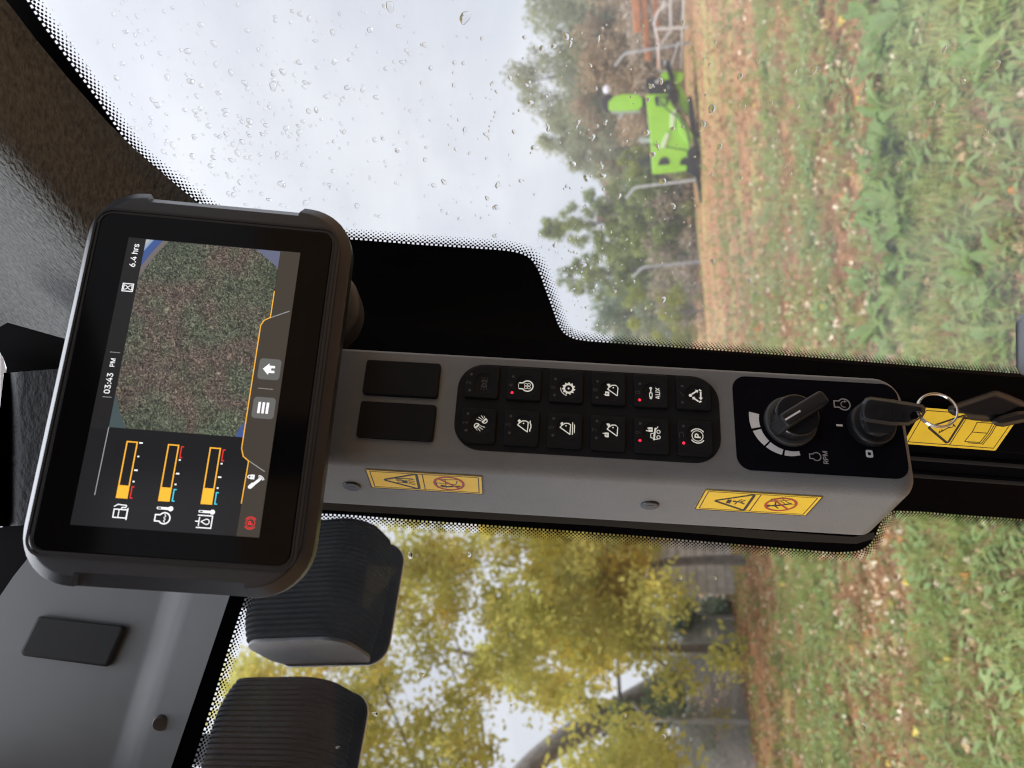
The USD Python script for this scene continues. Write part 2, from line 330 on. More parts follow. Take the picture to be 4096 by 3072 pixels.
def glazing(F, line, outline, far, dotp, pmat):
    """pane, printed black border and its graded dots for one window"""
    clear = Polygon(pts_uv(F, list(map(tuple, line)) + far)); full = Polygon(pts_uv(F, outline)).buffer(0)
    if not clear.is_valid: clear = clear.buffer(0)
    clear = clear.intersection(full.buffer(-4))
    g = part(cab, 'window_pane', F.mesh(slab(full, -5.0, 0.0)), pmat, smooth=False, label='clear laminated glass with rain on it')
    part(g, 'enamel_border', F.mesh(slab(full.difference(clear), 0.15, 0.35)), M['frit'], smooth=False, label='printed black border')
    ln = np.array(pts_uv(F, list(map(tuple, line)))); L = LineString(ln); n = int(L.length / dotp)
    nodes = np.array([L.interpolate(i * dotp / 2).coords[0] for i in range(2 * n)])
    d = np.gradient(nodes, axis=0); d /= np.linalg.norm(d, axis=1, keepdims=True); nn = np.stack([-d[:, 1], d[:, 0]], 1)
    c = clear.representative_point()
    if not clear.buffer(0.01).contains(Point(*(nodes[n] + nn[n] * 2.5))): nn = -nn
    quads, faces = [], []
    for k, sz in enumerate((0.46, 0.50, 0.46, 0.38, 0.30, 0.21)):
        off = (0.28 + 0.40 * k) * dotp
        for i in range(k % 2, 2 * n - 1, 2):
            q = nodes[i] + nn[i] * off; a = d[i] * sz * dotp / 2; b = nn[i] * sz * dotp / 2 * (1.35 if k == 0 else 0.86)
            base = len(quads) * 8
            if k < 2: ring = [q - a - b, q + a - b, q + a + b, q - a + b]; ring = [ring[0], (ring[0] + ring[1]) / 2, ring[1], (ring[1] + ring[2]) / 2, ring[2], (ring[2] + ring[3]) / 2, ring[3], (ring[3] + ring[0]) / 2]
            else: ring = [q + (a * math.cos(t) + b * math.sin(t)) * 1.1 for t in np.arange(8) * math.pi / 4 + math.pi / 8]
            quads.append(np.c_[np.array(ring), np.full(8, 0.45 + 0.03 * (k % 2))]); faces += [[base, base + j, base + j + 1] for j in range(1, 7)]
    part(g, 'enamel_dots', F.mesh((np.vstack(quads), np.array(faces))), M['dotm'], smooth=False, kind='stuff', label='graded rows of tiny printed black dots')
    return g, clear
pane_r, clear_r = glazing(WR, right_line, [(-170, -520), (4700, -520), (4700, 1690), (2300, 1640), (1200, 1560), (1180, 1230), (420, 900), (-170, 120)], [(4500, -430), (60, -430)], 3.6, M['pane'])
pane_l, clear_l = glazing(WL, left_line, [(4700, 1820), (4700, 3700), (420, 3700), (560, 3060), (760, 2480), (860, 2150), (960, 1900), (1800, 1860), (3560, 1820)], [(640, 3560), (4500, 3560)], 3.5, M['pane_dry'])

# rain drops: refracting caps on the outer face
def drop(F, u, v, r, ar, ang, seed):
    rg = np.random.default_rng(seed); N = 18; ph = rg.uniform(0, 6.28, 3); rings = []
    hgt = r * rg.uniform(0.38, 0.55); ca, sa = math.cos(ang), math.sin(ang)
    for k, q in enumerate((1.0, 0.93, 0.78, 0.55, 0.28)):
        z = hgt * math.sqrt(max(0.0, 1 - q * q)) * (1.0 if q < 1 else 0); row = []
        for i in range(N):
            t = 2 * math.pi * i / N
            rr = r * q * (1 + 0.10 * math.sin(2 * t + ph[0]) + 0.07 * math.sin(3 * t + ph[1]) + 0.04 * math.sin(5 * t + ph[2]))
            x, y = rr * math.cos(t), rr * math.sin(t) * ar
            row.append((u + x * ca - y * sa, v + x * sa + y * ca, -5.02 - z))
        rings.append(np.array(row))
    vv = np.vstack(rings + [np.array([[u, v, -5.02 - hgt]]), np.array([[u, v, -5.02]])]); f = []
    for k in range(4):
        for i in range(N):
            a, b = k * N + i, k * N + (i + 1) % N; f += [[a, b + N, b], [a, a + N, b + N]]
    for i in range(N):
        f += [[4 * N + i, 5 * N, 4 * N + (i + 1) % N], [i, (i + 1) % N, 5 * N + 1]]
    return vv, np.array(f)
big_r = [(1560, 27, 17), (1860, 70, 20), (1390, 350, 14), (1130, 288, 13), (855, 175, 11), (750, 205, 12), (630, 420, 11), (770, 625, 11), (950, 612, 11), (1125, 735, 13), (1092, 345, 14),
         (1775, 728, 13), (1990, 740, 14), (1948, 794, 11), (1979, 829, 9), (1986, 829, 10), (2193, 515, 12), (2136, 590, 11), (2291, 655, 11), (2345, 712, 12), (2407, 704, 13), (2371, 548, 11), (2170, 192, 12), (2214, 185, 10), (2265, 145, 12), (2280, 175, 10), (2395, 155, 13), (2362, 260, 10), (2847, 436, 16), (2812, 495, 15), (2960, 305, 13), (3032, 245, 10), (3180, 285, 9), (3255, 280, 13), (2878, 587, 10), (2730, 92, 11), (2644, 323, 15), (2604, 345, 9), (2585, 530, 13), (2609, 618, 13), (2405, 665, 10), (2650, 725, 13), (2695, 823, 14), (2220, 980, 11), (2333, 1060, 11), (2650, 1200, 14), (2475, 785, 10), (2850, 1043, 9), (3395, 265, 11), (3850, 322, 16), (3778, 197, 15), (3987, 258, 17), (3940, 530, 20), (3730, 420, 12), (3770, 455, 12), (2420, 490, 11), (2385, 355, 9), (3190, 428, 10), (2975, 425, 9), (3085, 410, 8), (3160, 695, 10), (2690, 515, 9), (2965, 710, 9), (2122, 410, 10), (2105, 340, 11), (2098, 150, 9), (2590, 400, 9), (2600, 80, 8), (3000, 1122, 9), (3120, 1125, 7), (3600, 652, 10), (3870, 175, 8), (3460, 355, 9), (3360, 385, 8), (2040, 310, 8), (1500, 560, 10), (1590, 600, 9), (1700, 640, 9), (1480, 120, 10), (1610, 250, 9), (1700, 180, 11), (1330, 130, 10), (1220, 330, 11)]
big_l = [(1640, 2222, 15), (1876, 2218, 14), (1686, 2700, 13), (1500, 2857, 16), (2720, 2312, 9), (2860, 2312, 8), (2045, 2820, 8), (2655, 2945, 11), (3455, 2910, 16), (3285, 3045, 10), (2500, 2865, 8), (1350, 2990, 9), (3740, 2345, 7), (4015, 2375, 10)]
small, ndrop = [], 0
def px_drop(F, clear, pane, x, y, rpx, seed, own):
    u, v = F.uv(x, y, -5)
    if not clear.buffer(-1).contains(Point(u, v)): return
    r = rpx * depth_on(F, x, y) / FPX * 1000
    rg = np.random.default_rng(seed); m = F.mesh(drop(F, u, v, r, rg.uniform(0.55, 1.35), rg.uniform(0, 3.1), seed))
    if own: part(pane, 'raindrop', m, M['water'], smooth=60)
    else: small.append(m)
for i, (x, y, r) in enumerate(big_r): px_drop(WR, clear_r, pane_r, x, y, r, 100 + i, True)
for i, (x, y, r) in enumerate(big_l): px_drop(WL, clear_l, pane_l, x, y, r * 0.8, 300 + i, True)
rg = np.random.default_rng(21)
def spray(n, cx, cy, sx, sy, r0, r1, lim=None):
    for i in range(n):
        x, y = rg.normal(cx, sx), rg.normal(cy, sy)
        r = r0 * (r1 / r0) ** (rg.random() ** 1.7)
        px_drop(WR, clear_r, pane_r, x, y, r, int(rg.integers(1e6)), False)
spray(330, 900, 560, 330, 210, 4, 11); spray(170, 1500, 420, 420, 260, 3.5, 9); spray(230, 2300, 1100, 170, 190, 2.5, 6.5); spray(150, 2420, 560, 420, 300, 3, 8); spray(70, 3300, 500, 500, 420, 3, 7); spray(60, 700, 150, 400, 120, 4, 9)
part(pane_r, 'raindrop_spray', small, M['water'], smooth=60, kind='stuff', label='fine spray of tiny raindrops')

# fabric lining round the top of the right window
def sstep(t): t = min(1.0, max(0.0, t)); return t * t * (3 - 2 * t)
def fabric_depth(x, y):
    s = -(x - 39) * 0.73 + (y - 19) * 0.683
    return depth_on(WR, x, y) - 0.014 - 0.045 * sstep(s / 430.0) + 0.16 * sstep((s - 430) / 520.0) + 0.0
part(cab, 'fabric_lining', pixel_solid([(39, 19), (145, 159), (270, 309), (424, 482), (540, 598), (675, 714), (738, 767), (880, 880), (760, 1300), (420, 1530), (320, 1496), (225, 1446), (160, 1404), (98, 1370), (32, 1338), (0, 1333), (-220, 1300), (-260, -200), (-60, -90)], fabric_depth, 0.008, 45.0), M['fabric'], smooth=60, label='grey woven headlining fabric')
# dark roof panel and hatch edge whose pale colour holds the bright light there
part(cab, 'roof_panel', pixel_solid([(16, 1492), (222, 1476), (420, 1462), (460, 1900), (300, 2095), (82, 2102), (-2, 2107), (-20, 1800)], lambda x, y: 0.47 - 0.00012 * (x - 100) + 0.02 * math.exp(-((x - 30) / 22.0) ** 2), 0.006, 40.0), mat('dark_grained_panel', (0.0028, 0.003, 0.0038), 0.5, spec=0.02, var=0.2, scale=60, bump=0.6, bscale=160, bdist=0.002), smooth=60, label='dark grained roof panel')
part(cab, 'hatch_glare', pixel_solid([(-60, 1380), (-4, 1402), (14, 1436), (26, 1489), (14, 1500), (8, 1800), (-6, 2110), (-80, 2110)], lambda x, y: 0.50 + 0.0003 * max(0, -x), 0.008, 40.0), mat('pale_hatch_glare', (0.52, 0.53, 0.55), 0.45), smooth=40, label='roof hatch edge with its bright light put into the pale colour')
part(cab, 'roof_frame', pixel_solid([(-40, 1330), (30, 1290), (420, 1400), (460, 2400), (-60, 2640), (-40, 2112), (10, 2108), (18, 1800), (22, 1500), (26, 1470), (12, 1430), (-6, 1404), (-40, 1392)], lambda x, y: 0.535, 0.01, 60.0), M['frit'], smooth=30, label='black roof frame')
# roof rail at the upper left
def crease(y): return 712 + (y - 2388) * (507 - 712) / (3072 - 2388)
def rail_depth(x, y):
    s = crease(y) - x
    return 0.494 - 0.00006 * max(0.0, -s - 30) + 0.010 * sstep((s + 45) / 110.0) + 0.00004 * max(0.0, s - 40)
rail = part(cab, 'roof_rail', pixel_solid([(51, 2309), (200, 2120), (760, 2150), (990, 2150), (914, 2398), (800, 2735), (684, 3072), (610, 3300), (-200, 3300), (-220, 2700), (-60, 2470), (0, 2384)], rail_depth, 0.02, 22.0), M['greysmooth'], smooth=70, label='grey moulded roof rail')
bp = Polygon([(153, 2465), (507, 2505), (433, 2668), (77, 2621)]).buffer(-16).buffer(16, quad_segs=6)
part(rail, 'blanking_plate', pixel_solid(bp, lambda x, y: rail_depth(x, y) - 0.0045 + 0.0012 * sstep(1 - bp.exterior.distance(Point(x, y)) / 7.0), 0.006, 12.0), M['rubber'], smooth=35, label='flat black blanking plate')
sc = Frame(cpt(644, 2890, rail_depth(644, 2890) - 0.0005), np.stack([np.array([0.0, 1, 0]), np.array([-0.97, 0, 0.24]), np.array([0.0, 0, 1])], 1))
part(rail, 'screw', sc.mesh(trimesh.util.concatenate([pillow(Point(0, 0).buffer(5.2), -1, 2.2, 1.0, 0.8), slab(Point(1.0, -1.2).buffer(1.9, quad_segs=2), 2.2, 2.4)])), M['darksteel'])

# black post between the windows
PO = Frame(np.array([0.3143, -0.0318, -0.5047]), np.array([[0.996, 0.084, -0.019], [-0.077, 0.777, -0.625], [-0.038, 0.624, 0.78]]))  # u along the post (down), v across
def prism_u(prof, u0, u1):
    n = len(prof); v = [(u0, a, b) for a, b in prof] + [(u1, a, b) for a, b in prof]; f = []
    for i in range(n): j = (i + 1) % n; f += [[i, j, n + j], [i, n + j, n + i]]
    pv, pf = trimesh.creation.triangulate_polygon(Polygon(prof), engine='earcut')
    idx = [int(np.argmin(np.abs(np.asarray(prof) - q).sum(1))) for q in pv]
    for t in pf: f += [[idx[t[0]], idx[t[1]], idx[t[2]]], [n + idx[t[2]], n + idx[t[1]], n + idx[t[0]]]]
    m = trimesh.Trimesh(np.array(v, float), np.array(f), process=False); trimesh.repair.fix_normals(m); return m
part(cab, 'window_post', PO.mesh(prism_u([(-62, -14), (-58, -10), (-24, -9), (-20, -2), (-17.5, 0), (17.5, 0), (19.0, -1.5), (20, -5), (20.5, -40), (-62, -40)], -520, 420)), M['gloss'], smooth=25, label='glossy black post between the windows')
part(cab, 'rubber_seal', PO.mesh(prism_u([(-40, -10.5), (-39, -7), (-37, -6.5), (-35, -7), (-34, -10.5)], -300, 400)), M['rubber'], smooth=40)
part(cab, 'rubber_seal', PO.mesh(prism_u([(-58, -11), (-57, -7.5), (-55, -7), (-53, -7.5), (-52, -11)], -300, 400)), M['rubber'], smooth=40)
part(cab, 'rubber_seal', pixel_solid(dd([(640, 1080), (1300, 1119), (1700, 1150), (1845, 1160), (1888, 1150), (1890, 1163), (1850, 1175), (1700, 1168), (1300, 1136), (640, 1098)]), lambda x, y: 0.54, 0.01, 80.0), mat('dusty_rubber', (0.03, 0.029, 0.024), 0.6), smooth=30, label='dusty rubber seal beside the left window')

def sticker(parent, F, W, H, kind, h=0.3, dark_edge=True):
    """yellow safety label in frame F centred on its origin, W across, H along v (mm)"""
    base = rrect(-W / 2, -H / 2, W / 2, H / 2, 1.2)
    p = part(parent, 'warning_label', F.mesh(slab(base, h - 0.25, h)), M['yellow'], smooth=False, label={'hand': 'yellow label with crushing hazard triangle and crossed out cab', 'fall': 'yellow label with falling load triangle and crossed out person', 'book': 'yellow label with key triangle and open book'}[kind])
    lines = [sbox(-W / 2 + 2.2, -H / 2 + 2.6, W / 2 - 2.2, H / 2 - 2.6).exterior.buffer(0.28), stroke([(-W / 2 + 2.2, 1.0), (W / 2 - 2.2, 1.0)], 0.6)]
    if dark_edge: lines.append(base.difference(base.buffer(-0.75)))
    part(p, 'printed_frame', F.mesh(slab(unary_union(lines), h + 0.02, h + 0.08)), M['ink'], smooth=False)
    s = W / 26.0; ty = 9.5 if kind != 'book' else 8.0
    tri = Polygon([(-9 * s, ty - 4), (9 * s, ty - 4), (0, ty + 13.5)]).buffer(1.0).exterior.buffer(0.85)
    pic = [tri]
    if kind == 'hand':
        pic += [sbox(-3 * s, ty + 1.2, 1 * s, ty + 4.5)] + [stroke([(x * s, ty + 0.5), (x * 1.6 * s, ty - 3)], 0.6) for x in (-3, -1.5, 0.2, 1.6)] + [stroke([(x * s, ty + 4.5), (x * 1.2 * s, ty + 7.5)], 0.8) for x in (-2, 0, 1.5)] + [stroke([(3.6 * s, ty - 2), (3.0 * s, ty + 8)], 1.0)]
    elif kind == 'fall':
        pic += [sbox(-2.4 * s, ty + 5.6, 2.4 * s, ty + 8.2), Point(0.6 * s, ty + 3.9).buffer(1.0), stroke([(0.4 * s, ty + 3), (0, ty + 0.2), (-2 * s, ty - 2.4)], 1.2), stroke([(0, ty + 0.2), (2.4 * s, ty - 1.6)], 1.0), stroke([(-3 * s, ty + 2.6), (0.4 * s, ty + 2), (3.4 * s, ty + 0.4)], 0.8)]
    else:
        pic += [ringshape(2.2 * s, ty + 0.3, 1.7, 0.6), ringshape(4.0 * s, ty + 1.6, 1.4, 0.5), stroke([(1 * s, ty + 1.0), (-3.4 * s, ty + 5.6)], 0.9), stroke([(-2.0 * s, ty + 4.2), (-1.0 * s, ty + 5.0)], 0.7), stroke([(-3 * s, ty + 5.0), (-2 * s, ty + 6)], 0.7), stroke([(3.2 * s, ty - 1), (1.8 * s, ty - 3)], 0.7)]
    by = -14.0
    if kind == 'book':
        pic += [stroke(q, 0.6) for q in ([(-8 * s, by - 5), (-1 * s, by - 6), (-1 * s, by + 5), (-8 * s, by + 6), (-8 * s, by - 5)], [(-1 * s, by - 6), (6 * s, by - 5), (6 * s, by + 6), (-1 * s, by + 5)], [(-8.8 * s, by - 6.6), (-1 * s, by - 7.6), (7 * s, by - 6.6), (7 * s, by + 4)], [(-9.4 * s, by - 8), (-1 * s, by - 9), (7.8 * s, by - 8), (7.8 * s, by + 3)], [(-8.8 * s, by - 6.6), (-8.8 * s, by + 3)])]
    elif kind == 'hand':
        pic += [stroke(q, 0.55) for q in ([(-7 * s, by + 7), (5 * s, by + 8), (6 * s, by - 6), (2 * s, by - 8)], [(-6 * s, by + 2), (6 * s, by + 2)], [(0, by + 8), (-1 * s, by - 4), (4 * s, by - 5)])] + [Point(-4 * s, by + 4).buffer(1.5), stroke([(-5 * s, by + 3), (-3 * s, by - 6)], 1.7)]
    else:
        pic += [stroke(q, 0.5) for q in ([(6 * s, by + 8), (9 * s, by + 2), (8 * s, by - 4), (2 * s, by - 8), (0, by - 3), (4 * s, by + 1), (6 * s, by + 8)], [(3 * s, by + 7), (7 * s, by - 5)], [(1 * s, by - 6), (8 * s, by + 3)])] + [Point(-2.5 * s, by + 6.5).buffer(1.5), stroke([(-2 * s, by + 4), (-0.6 * s, by - 1)], 2.2), stroke([(-0.6 * s, by - 1), (-4 * s, by - 4)], 1.0), stroke([(-0.6 * s, by - 1), (2.5 * s, by - 5)], 1.0), stroke([(-2 * s, by + 3), (-5 * s, by)], 0.9), stroke([(-1 * s, by + 3), (3 * s, by + 4)], 0.9)]
    part(p, 'pictogram', F.mesh(slab(unary_union(pic), h + 0.02, h + 0.08)), M['ink'], smooth=False)
    if kind != 'book':
        part(p, 'prohibition_ring', F.mesh(slab(unary_union([ringshape(0, by, 8.6, 1.5).intersection(sbox(-W, -99, W, 99)), stroke([(-5.6, by - 5.6), (5.6, by + 5.6)], 1.3)]), h + 0.09, h + 0.14)), M['redink'], smooth=False)
    return p
PS = Frame(np.array([0.3143, -0.0318, -0.5047]), np.stack([PO.v, -PO.u, PO.n], 1))
sticker(cab, PS, 34, 68, 'book', 0.35, False)

# roof, back wall, floor and lower walls close the cab behind and round the seat
ez = EYE[2]
shell = mat('dark_cab_lining', (0.05, 0.05, 0.052), 0.8)
part(cab, 'roof', [boxm(-0.80, -1.15, ez + 0.50, 0.62, -0.50, ez + 0.56), boxm(-0.80, -0.4999, ez + 0.50, -0.26, 0.46, ez + 0.56), boxm(0.17, -0.4999, ez + 0.50, 0.62, 0.40, ez + 0.56)], shell, smooth=False)
part(cab, 'rear_wall', [boxm(-0.80, -1.15, ez - 1.35, 0.62, -1.10, ez - 0.25), boxm(-0.80, -1.15, ez - 0.2499, -0.62, -1.10, ez + 0.4999), boxm(0.46, -1.15, ez - 0.2499, 0.62, -1.10, ez + 0.4999)], shell, smooth=False)
part(cab, 'door_post', boxm(-0.80, -1.0999, ez - 1.35, -0.72, -0.55, ez + 0.4999), shell, smooth=False)
part(cab, 'side_wall', boxm(0.56, -1.0999, ez - 1.35, 0.62, 0.05, ez - 0.35), shell, smooth=False)
part(cab, 'floor', boxm(-0.80, -1.0999, ez - 1.42, 0.62, 0.30, ez - 1.351), shell, smooth=False)

part(cab, 'grab_rail', pixel_solid(Polygon([(4062, 1290), (4085, 1258), (4160, 1240), (4200, 1510), (4090, 1500), (4064, 1470)]).buffer(-8).buffer(8), lambda x, y: 0.70 - 0.012 * sstep((x - 4062) / 60.0), 0.03, 30.0), mat('grey_rail_paint', (0.085, 0.088, 0.095), 0.45), smooth=50, label='grey rounded rail end outside the right window')
# ================================================================== switch console on the post
CF = Frame(np.array([.0452, -.0156, -.4226]), np.array([[0.0609, -0.9981, 0.0016], [0.9207, 0.0568, 0.3861], [-0.3854, -0.022, 0.9225]]))
con = thing('switch_console', 'long grey plastic console with twelve button keypad, throttle dial and ignition lock', 'console', CF.w(np.array([0, -185.0, -30])))
def con_ring(n, ul, ur, ab, r):
    pts = [(x, y) for x, y in arc(ur - r, ab + r, r, -90, 0, 10)] + [(ur, 200), (ul, 200)] + [(x, y) for x, y in arc(ul + r * 0.8, ab + r * 0.8, r * 0.8, 180, 270, 10)]
    return np.array([(x, y, n) for x, y in pts])
rings = [con_ring(-60, -50.6, 33.6, -189.0, 15), con_ring(-30, -45.0, 33.2, -188.0, 15), con_ring(-7.5, -40.6, 32.9, -187.2, 15), con_ring(-5.0, -39.8, 32.7, -186.6, 15), con_ring(-3.0, -38.2, 32.2, -185.6, 15), con_ring(-1.6, -36.2, 31.4, -184.4, 14.5), con_ring(-0.6, -33.8, 30.4, -183.2, 14), con_ring(0, -31.0, 29.4, -182.0, 13.5)]
part(con, 'body', CF.mesh(loft(rings)), M['grey'], smooth=50, label='grained grey console body')
for (x0, y0, x1, y1) in ((1.6, 89.3, 23.6, 134.0), (-25.1, 89.3, -3.0, 133.8)):
    part(con, 'blanking_plate', CF.mesh(pillow(rrect(x0, y0, x1, y1, 1.6), -0.5, 3.0, 0.7)), M['rubber'], smooth=40, label='flat black blanking plate')
KP = rrect(-28.3, -76.4, 25.7, 78.2, 16)
part(con, 'keypad_bed', CF.mesh(pillow(KP, -0.4, 0.5, 0.3, 2.0)), M['rubber'], smooth=40)
# printed symbols, drawn about (0, 0) in millimetres
def bucket(dx=0, dy=0, s=1.0):
    P = [(-3.6, -2.6), (2.3, -2.9), (3.1, -1.4), (3.0, 0.5), (1.6, 2.2), (0.4, 3.2), (-3.6, -2.6)]
    g = unary_union([stroke(P, 0.6), Polygon([(1.2, 2.2), (3.6, 3.8), (3.9, 2.2), (3.2, 1.4)]), Point(1.5, -0.2).buffer(0.42)])
    return affinity.translate(affinity.scale(g, s, s, origin=(0, 0)), dx, dy)
def padlock(dx, dy, open_=False):
    g = unary_union([sbox(-1.4, -1.9, 1.4, 0.5).difference(unary_union([Point(0, -0.4).buffer(0.38), sbox(-0.16, -1.3, 0.16, -0.4)])), stroke([(-0.9 if not open_ else -2.2, 0.4)] + [(x - (1.5 if open_ else 0), y) for x, y in arc(0, 1.3, 0.85, 180, 0, 10)] + ([(0.9, 0.4)] if not open_ else [(-0.65, 0.5)]), 0.5)])
    return affinity.translate(g, dx, dy)
def engine(s=1.0, w=0.7):
    body = arc(0, -0.6, 3.3, 125, 415, 24); P = [(-1.9, 4.9), (1.9, 4.9), (1.9, 3.4), (body[-1][0], body[-1][1])] ; Q = [(-1.9, 4.9), (-1.9, 3.4), (body[0][0], body[0][1])]
    return affinity.scale(unary_union([stroke(P, w), stroke(Q, w), stroke(body, w)]), s, s, origin=(0, 0))
def lamp_sym(cx, cy, ang, n=4):
    g = [stroke(arc(0, 0, 1.3, 0, 180, 12) + [(1.3, 0)] , 0.45), stroke([(-1.3, 0), (-1.3, -0.5), (1.3, -0.5), (1.3, 0)], 0.4)] + [stroke([(-1.3 + 2.6 * i / (n - 1), -1.2), (-2.3 + 4.6 * i / (n - 1), -3.4)], 0.3) for i in range(n)]
    g = [affinity.scale(x, 1.15, 1.15, origin=(0, 0)) for x in g]
    return affinity.translate(affinity.rotate(unary_union(g), ang, origin=(0, 0)), cx, cy)
def arrow(p, q, w=0.9):
    p, q = np.array(p), np.array(q); d = (q - p) / np.linalg.norm(q - p); n = np.array([-d[1], d[0]])
    return unary_union([LineString([p, q - d * 1.2]).buffer(w / 2, cap_style='flat'), Polygon([q, q - d * 1.5 + n * 1.25, q - d * 1.5 - n * 1.25])])
saw = Polygon([(r * math.cos(t), r * math.sin(t)) for i in range(11) for t, r in ((2 * math.pi * i / 11, 4.2), (2 * math.pi * (i + 0.28) / 11, 3.1))]).difference(Point(0, 0).buffer(2.1))
fan = unary_union([affinity.rotate(Polygon(arc(0.9, 0.9, 0.85, 0, 360, 14)).exterior.buffer(0.17), a, origin=(0, 0)) for a in (0, 90, 180, 270)])
digger = unary_union([ringshape(-2.2, -2.6, 0.95, 0.45), ringshape(1.1, -2.6, 0.95, 0.45), stroke([(-3.4, -1.8), (-3.6, -0.4), (-1.4, 0.2), (2.4, -1.0), (4.2, -2.4)], 0.5), stroke([(-3.2, -0.2), (-2.6, 1.9), (-0.4, 1.9), (0.2, 0.0)], 0.45), stroke([(-3.8, 0.1), (3.0, -0.8)], 0.9), padlock(2.2, 2.6)])
P_sym = lambda s=1.0: affinity.scale(unary_union([ringshape(0, 0, 3.0, 0.42), stroke(arc(0, 0, 4.1, -52, 52, 14), 0.6), stroke(arc(0, 0, 4.1, 128, 232, 14), 0.6), stroke([(-0.8, -1.7), (-0.8, 1.6)], 0.85, 'flat'), stroke([(-0.8, 1.25), (0.4, 1.25)] + arc(0.3, 0.5, 0.75, 90, -90, 8) + [(-0.8, -0.25)], 0.7)]), s, s, origin=(0, 0))
cyl = unary_union([sbox(-1.1, -0.6, 1.1, 2.6).difference(sbox(-0.6, -0.1, 0.6, 2.1)), stroke([(0, -0.6), (0, -3.2)], 0.7), ringshape(0, -3.7, 0.6, 0.6), ringshape(0, 3.2, 0.5, 0.6)])
cyl = affinity.translate(affinity.rotate(affinity.scale(cyl, 0.9, 0.9), 90), 0, 1.8)
icons = {(1, 0): unary_union([lamp_sym(-1.7, 2.3, -42), lamp_sym(1.7, -1.9, 138)]), (0, 0): unary_union([lamp_sym(-1.6, 0, -90, 3), lamp_sym(1.6, 0, 90, 3)]),
         (1, 1): unary_union([bucket(0, 0.6), stroke([(-4, -3.9), (-2.6, -3.3), (-1, -3.9), (0.8, -3.9), (2.2, -3.3), (4, -3.7)], 0.6)]), (0, 1): unary_union([affinity.scale(engine(1.0, 0.75), 1, 1), affinity.translate(fan, 0, -0.6)]),
         (1, 2): unary_union([bucket(0, 1.0), sbox(-4.2, -3.3, 4.2, -2.75), sbox(-4.2, -4.4, 4.2, -3.85)]), (0, 2): unary_union([saw, Point(0, 0).buffer(0.6), stroke(arc(0, 0, 4.7, 90, 165, 10), 0.45)]),
         (1, 3): unary_union([bucket(0.6, -1.2), padlock(-2.6, 2.9)]), (0, 3): unary_union([bucket(0.6, -1.2), padlock(-2.0, 2.9, True)]),
         (1, 4): digger, (0, 4): cyl, (1, 5): P_sym(1.05), (0, 5): unary_union([Point(0, 3.2).buffer(0.95), Point(-4.0, -2.6).buffer(0.95), Point(3.9, -2.9).buffer(0.95), arrow((-3.6, -1.4), (-0.9, 2.3)), arrow((0.8, 2.4), (3.6, -1.6)), arrow((2.6, -2.9), (-2.6, -2.8))])}
digits = {(1, 0): '1', (0, 0): '2', (1, 1): '3', (0, 1): '4', (1, 2): '5', (0, 2): '6', (1, 3): '7', (0, 3): '8', (1, 4): '9', (0, 4): '0'}
lit = {(0, 1), (0, 4), (1, 4), (1, 5)}
M['iconlit'] = glow('backlit_symbol', lin(205, 205, 195), 0.42, (0.4, 0.4, 0.38), 0.5)
M['led'] = glow('lit_red_lamp', (1.0, 0.02, 0.06), 0.95, (0.3, 0.02, 0.02), 0.4)
names = {(1, 0): 'work lamps', (0, 0): 'side lamps', (1, 1): 'bucket over rough ground', (0, 1): 'engine fan', (1, 2): 'levelled bucket', (0, 2): 'saw blade', (1, 3): 'bucket with closed padlock', (0, 3): 'bucket with open padlock', (1, 4): 'machine with padlock', (0, 4): 'hydraulic cylinder', (1, 5): 'parking brake', (0, 5): 'three arrows'}
for (col, row), ic in icons.items():
    cx, cy = (12.5, -12.5)[col], (2.5 - row) * 25.0
    pc = cx + (1.3 if col == 0 else -1.5); pad = sbox(pc - 10.6, cy + 1.4 - 10.2, pc + 10.6, cy + 1.4 + 10.2).buffer(-1.6).buffer(1.6, quad_segs=5).intersection(KP.buffer(-1.3))
    b = part(con, 'button', CF.mesh(pillow(pad, 0.4, 2.6, 0.8, 1.0, (cx, cy, 6.6), 0.7)), M['rubber'], smooth=35, label=f'rubber button showing {names[(col, row)]}')
    part(b, 'symbol', CF.mesh(slab(affinity.translate(ic, cx, cy), 1.93, 2.02) if (col, row) != (0, 0) else slab(affinity.translate(ic, cx, cy), 1.93, 1.98)), M['iconlit'] if (col, row) != (0, 0) else M['faint'], smooth=False)
    if (col, row) == (0, 4):
        part(b, 'lettering', CF.mesh(lift(text('AUX', 2.6, cx, cy - 2.6, 0, True), 1.96)), M['iconlit'], smooth=False)
    if (col, row) in digits:
        part(b, 'number', CF.mesh(lift(text(digits[(col, row)], 2.8, cx - 0.2, cy + 9.3), 2.58)), M['faint'], smooth=False)
    elif col == 0: part(b, 'number', CF.mesh(slab(stroke([(cx - 1.4, cy + 8.6), (cx - 0.4, cy + 7.6), (cx + 1.8, cy + 9.8)], 0.3), 2.58, 2.64)), M['faint'], smooth=False)
    else: part(b, 'number', CF.mesh(slab(stroke([(cx - 1.5, cy + 8.2), (cx + 0.6, cy + 8.2)] + arc(cx + 0.5, cy + 9.3, 1.1, -90, 90, 8) + [(cx - 1.5, cy + 10.4)], 0.35), 2.58, 2.64)), M['faint'], smooth=False)
    for k, (lx, ly) in enumerate(((-5.0, 8.2), (5.3, 8.0))):
        on = k == 0 and (col, row) in lit
        part(b, 'indicator_lamp', CF.mesh(pillow(Point(cx + lx, cy + ly).buffer(0.85), 2.5, 2.75, 0.15, 0.5)), M['led'] if on else M['faint'], smooth=40, label='glowing red lamp' if on else None)
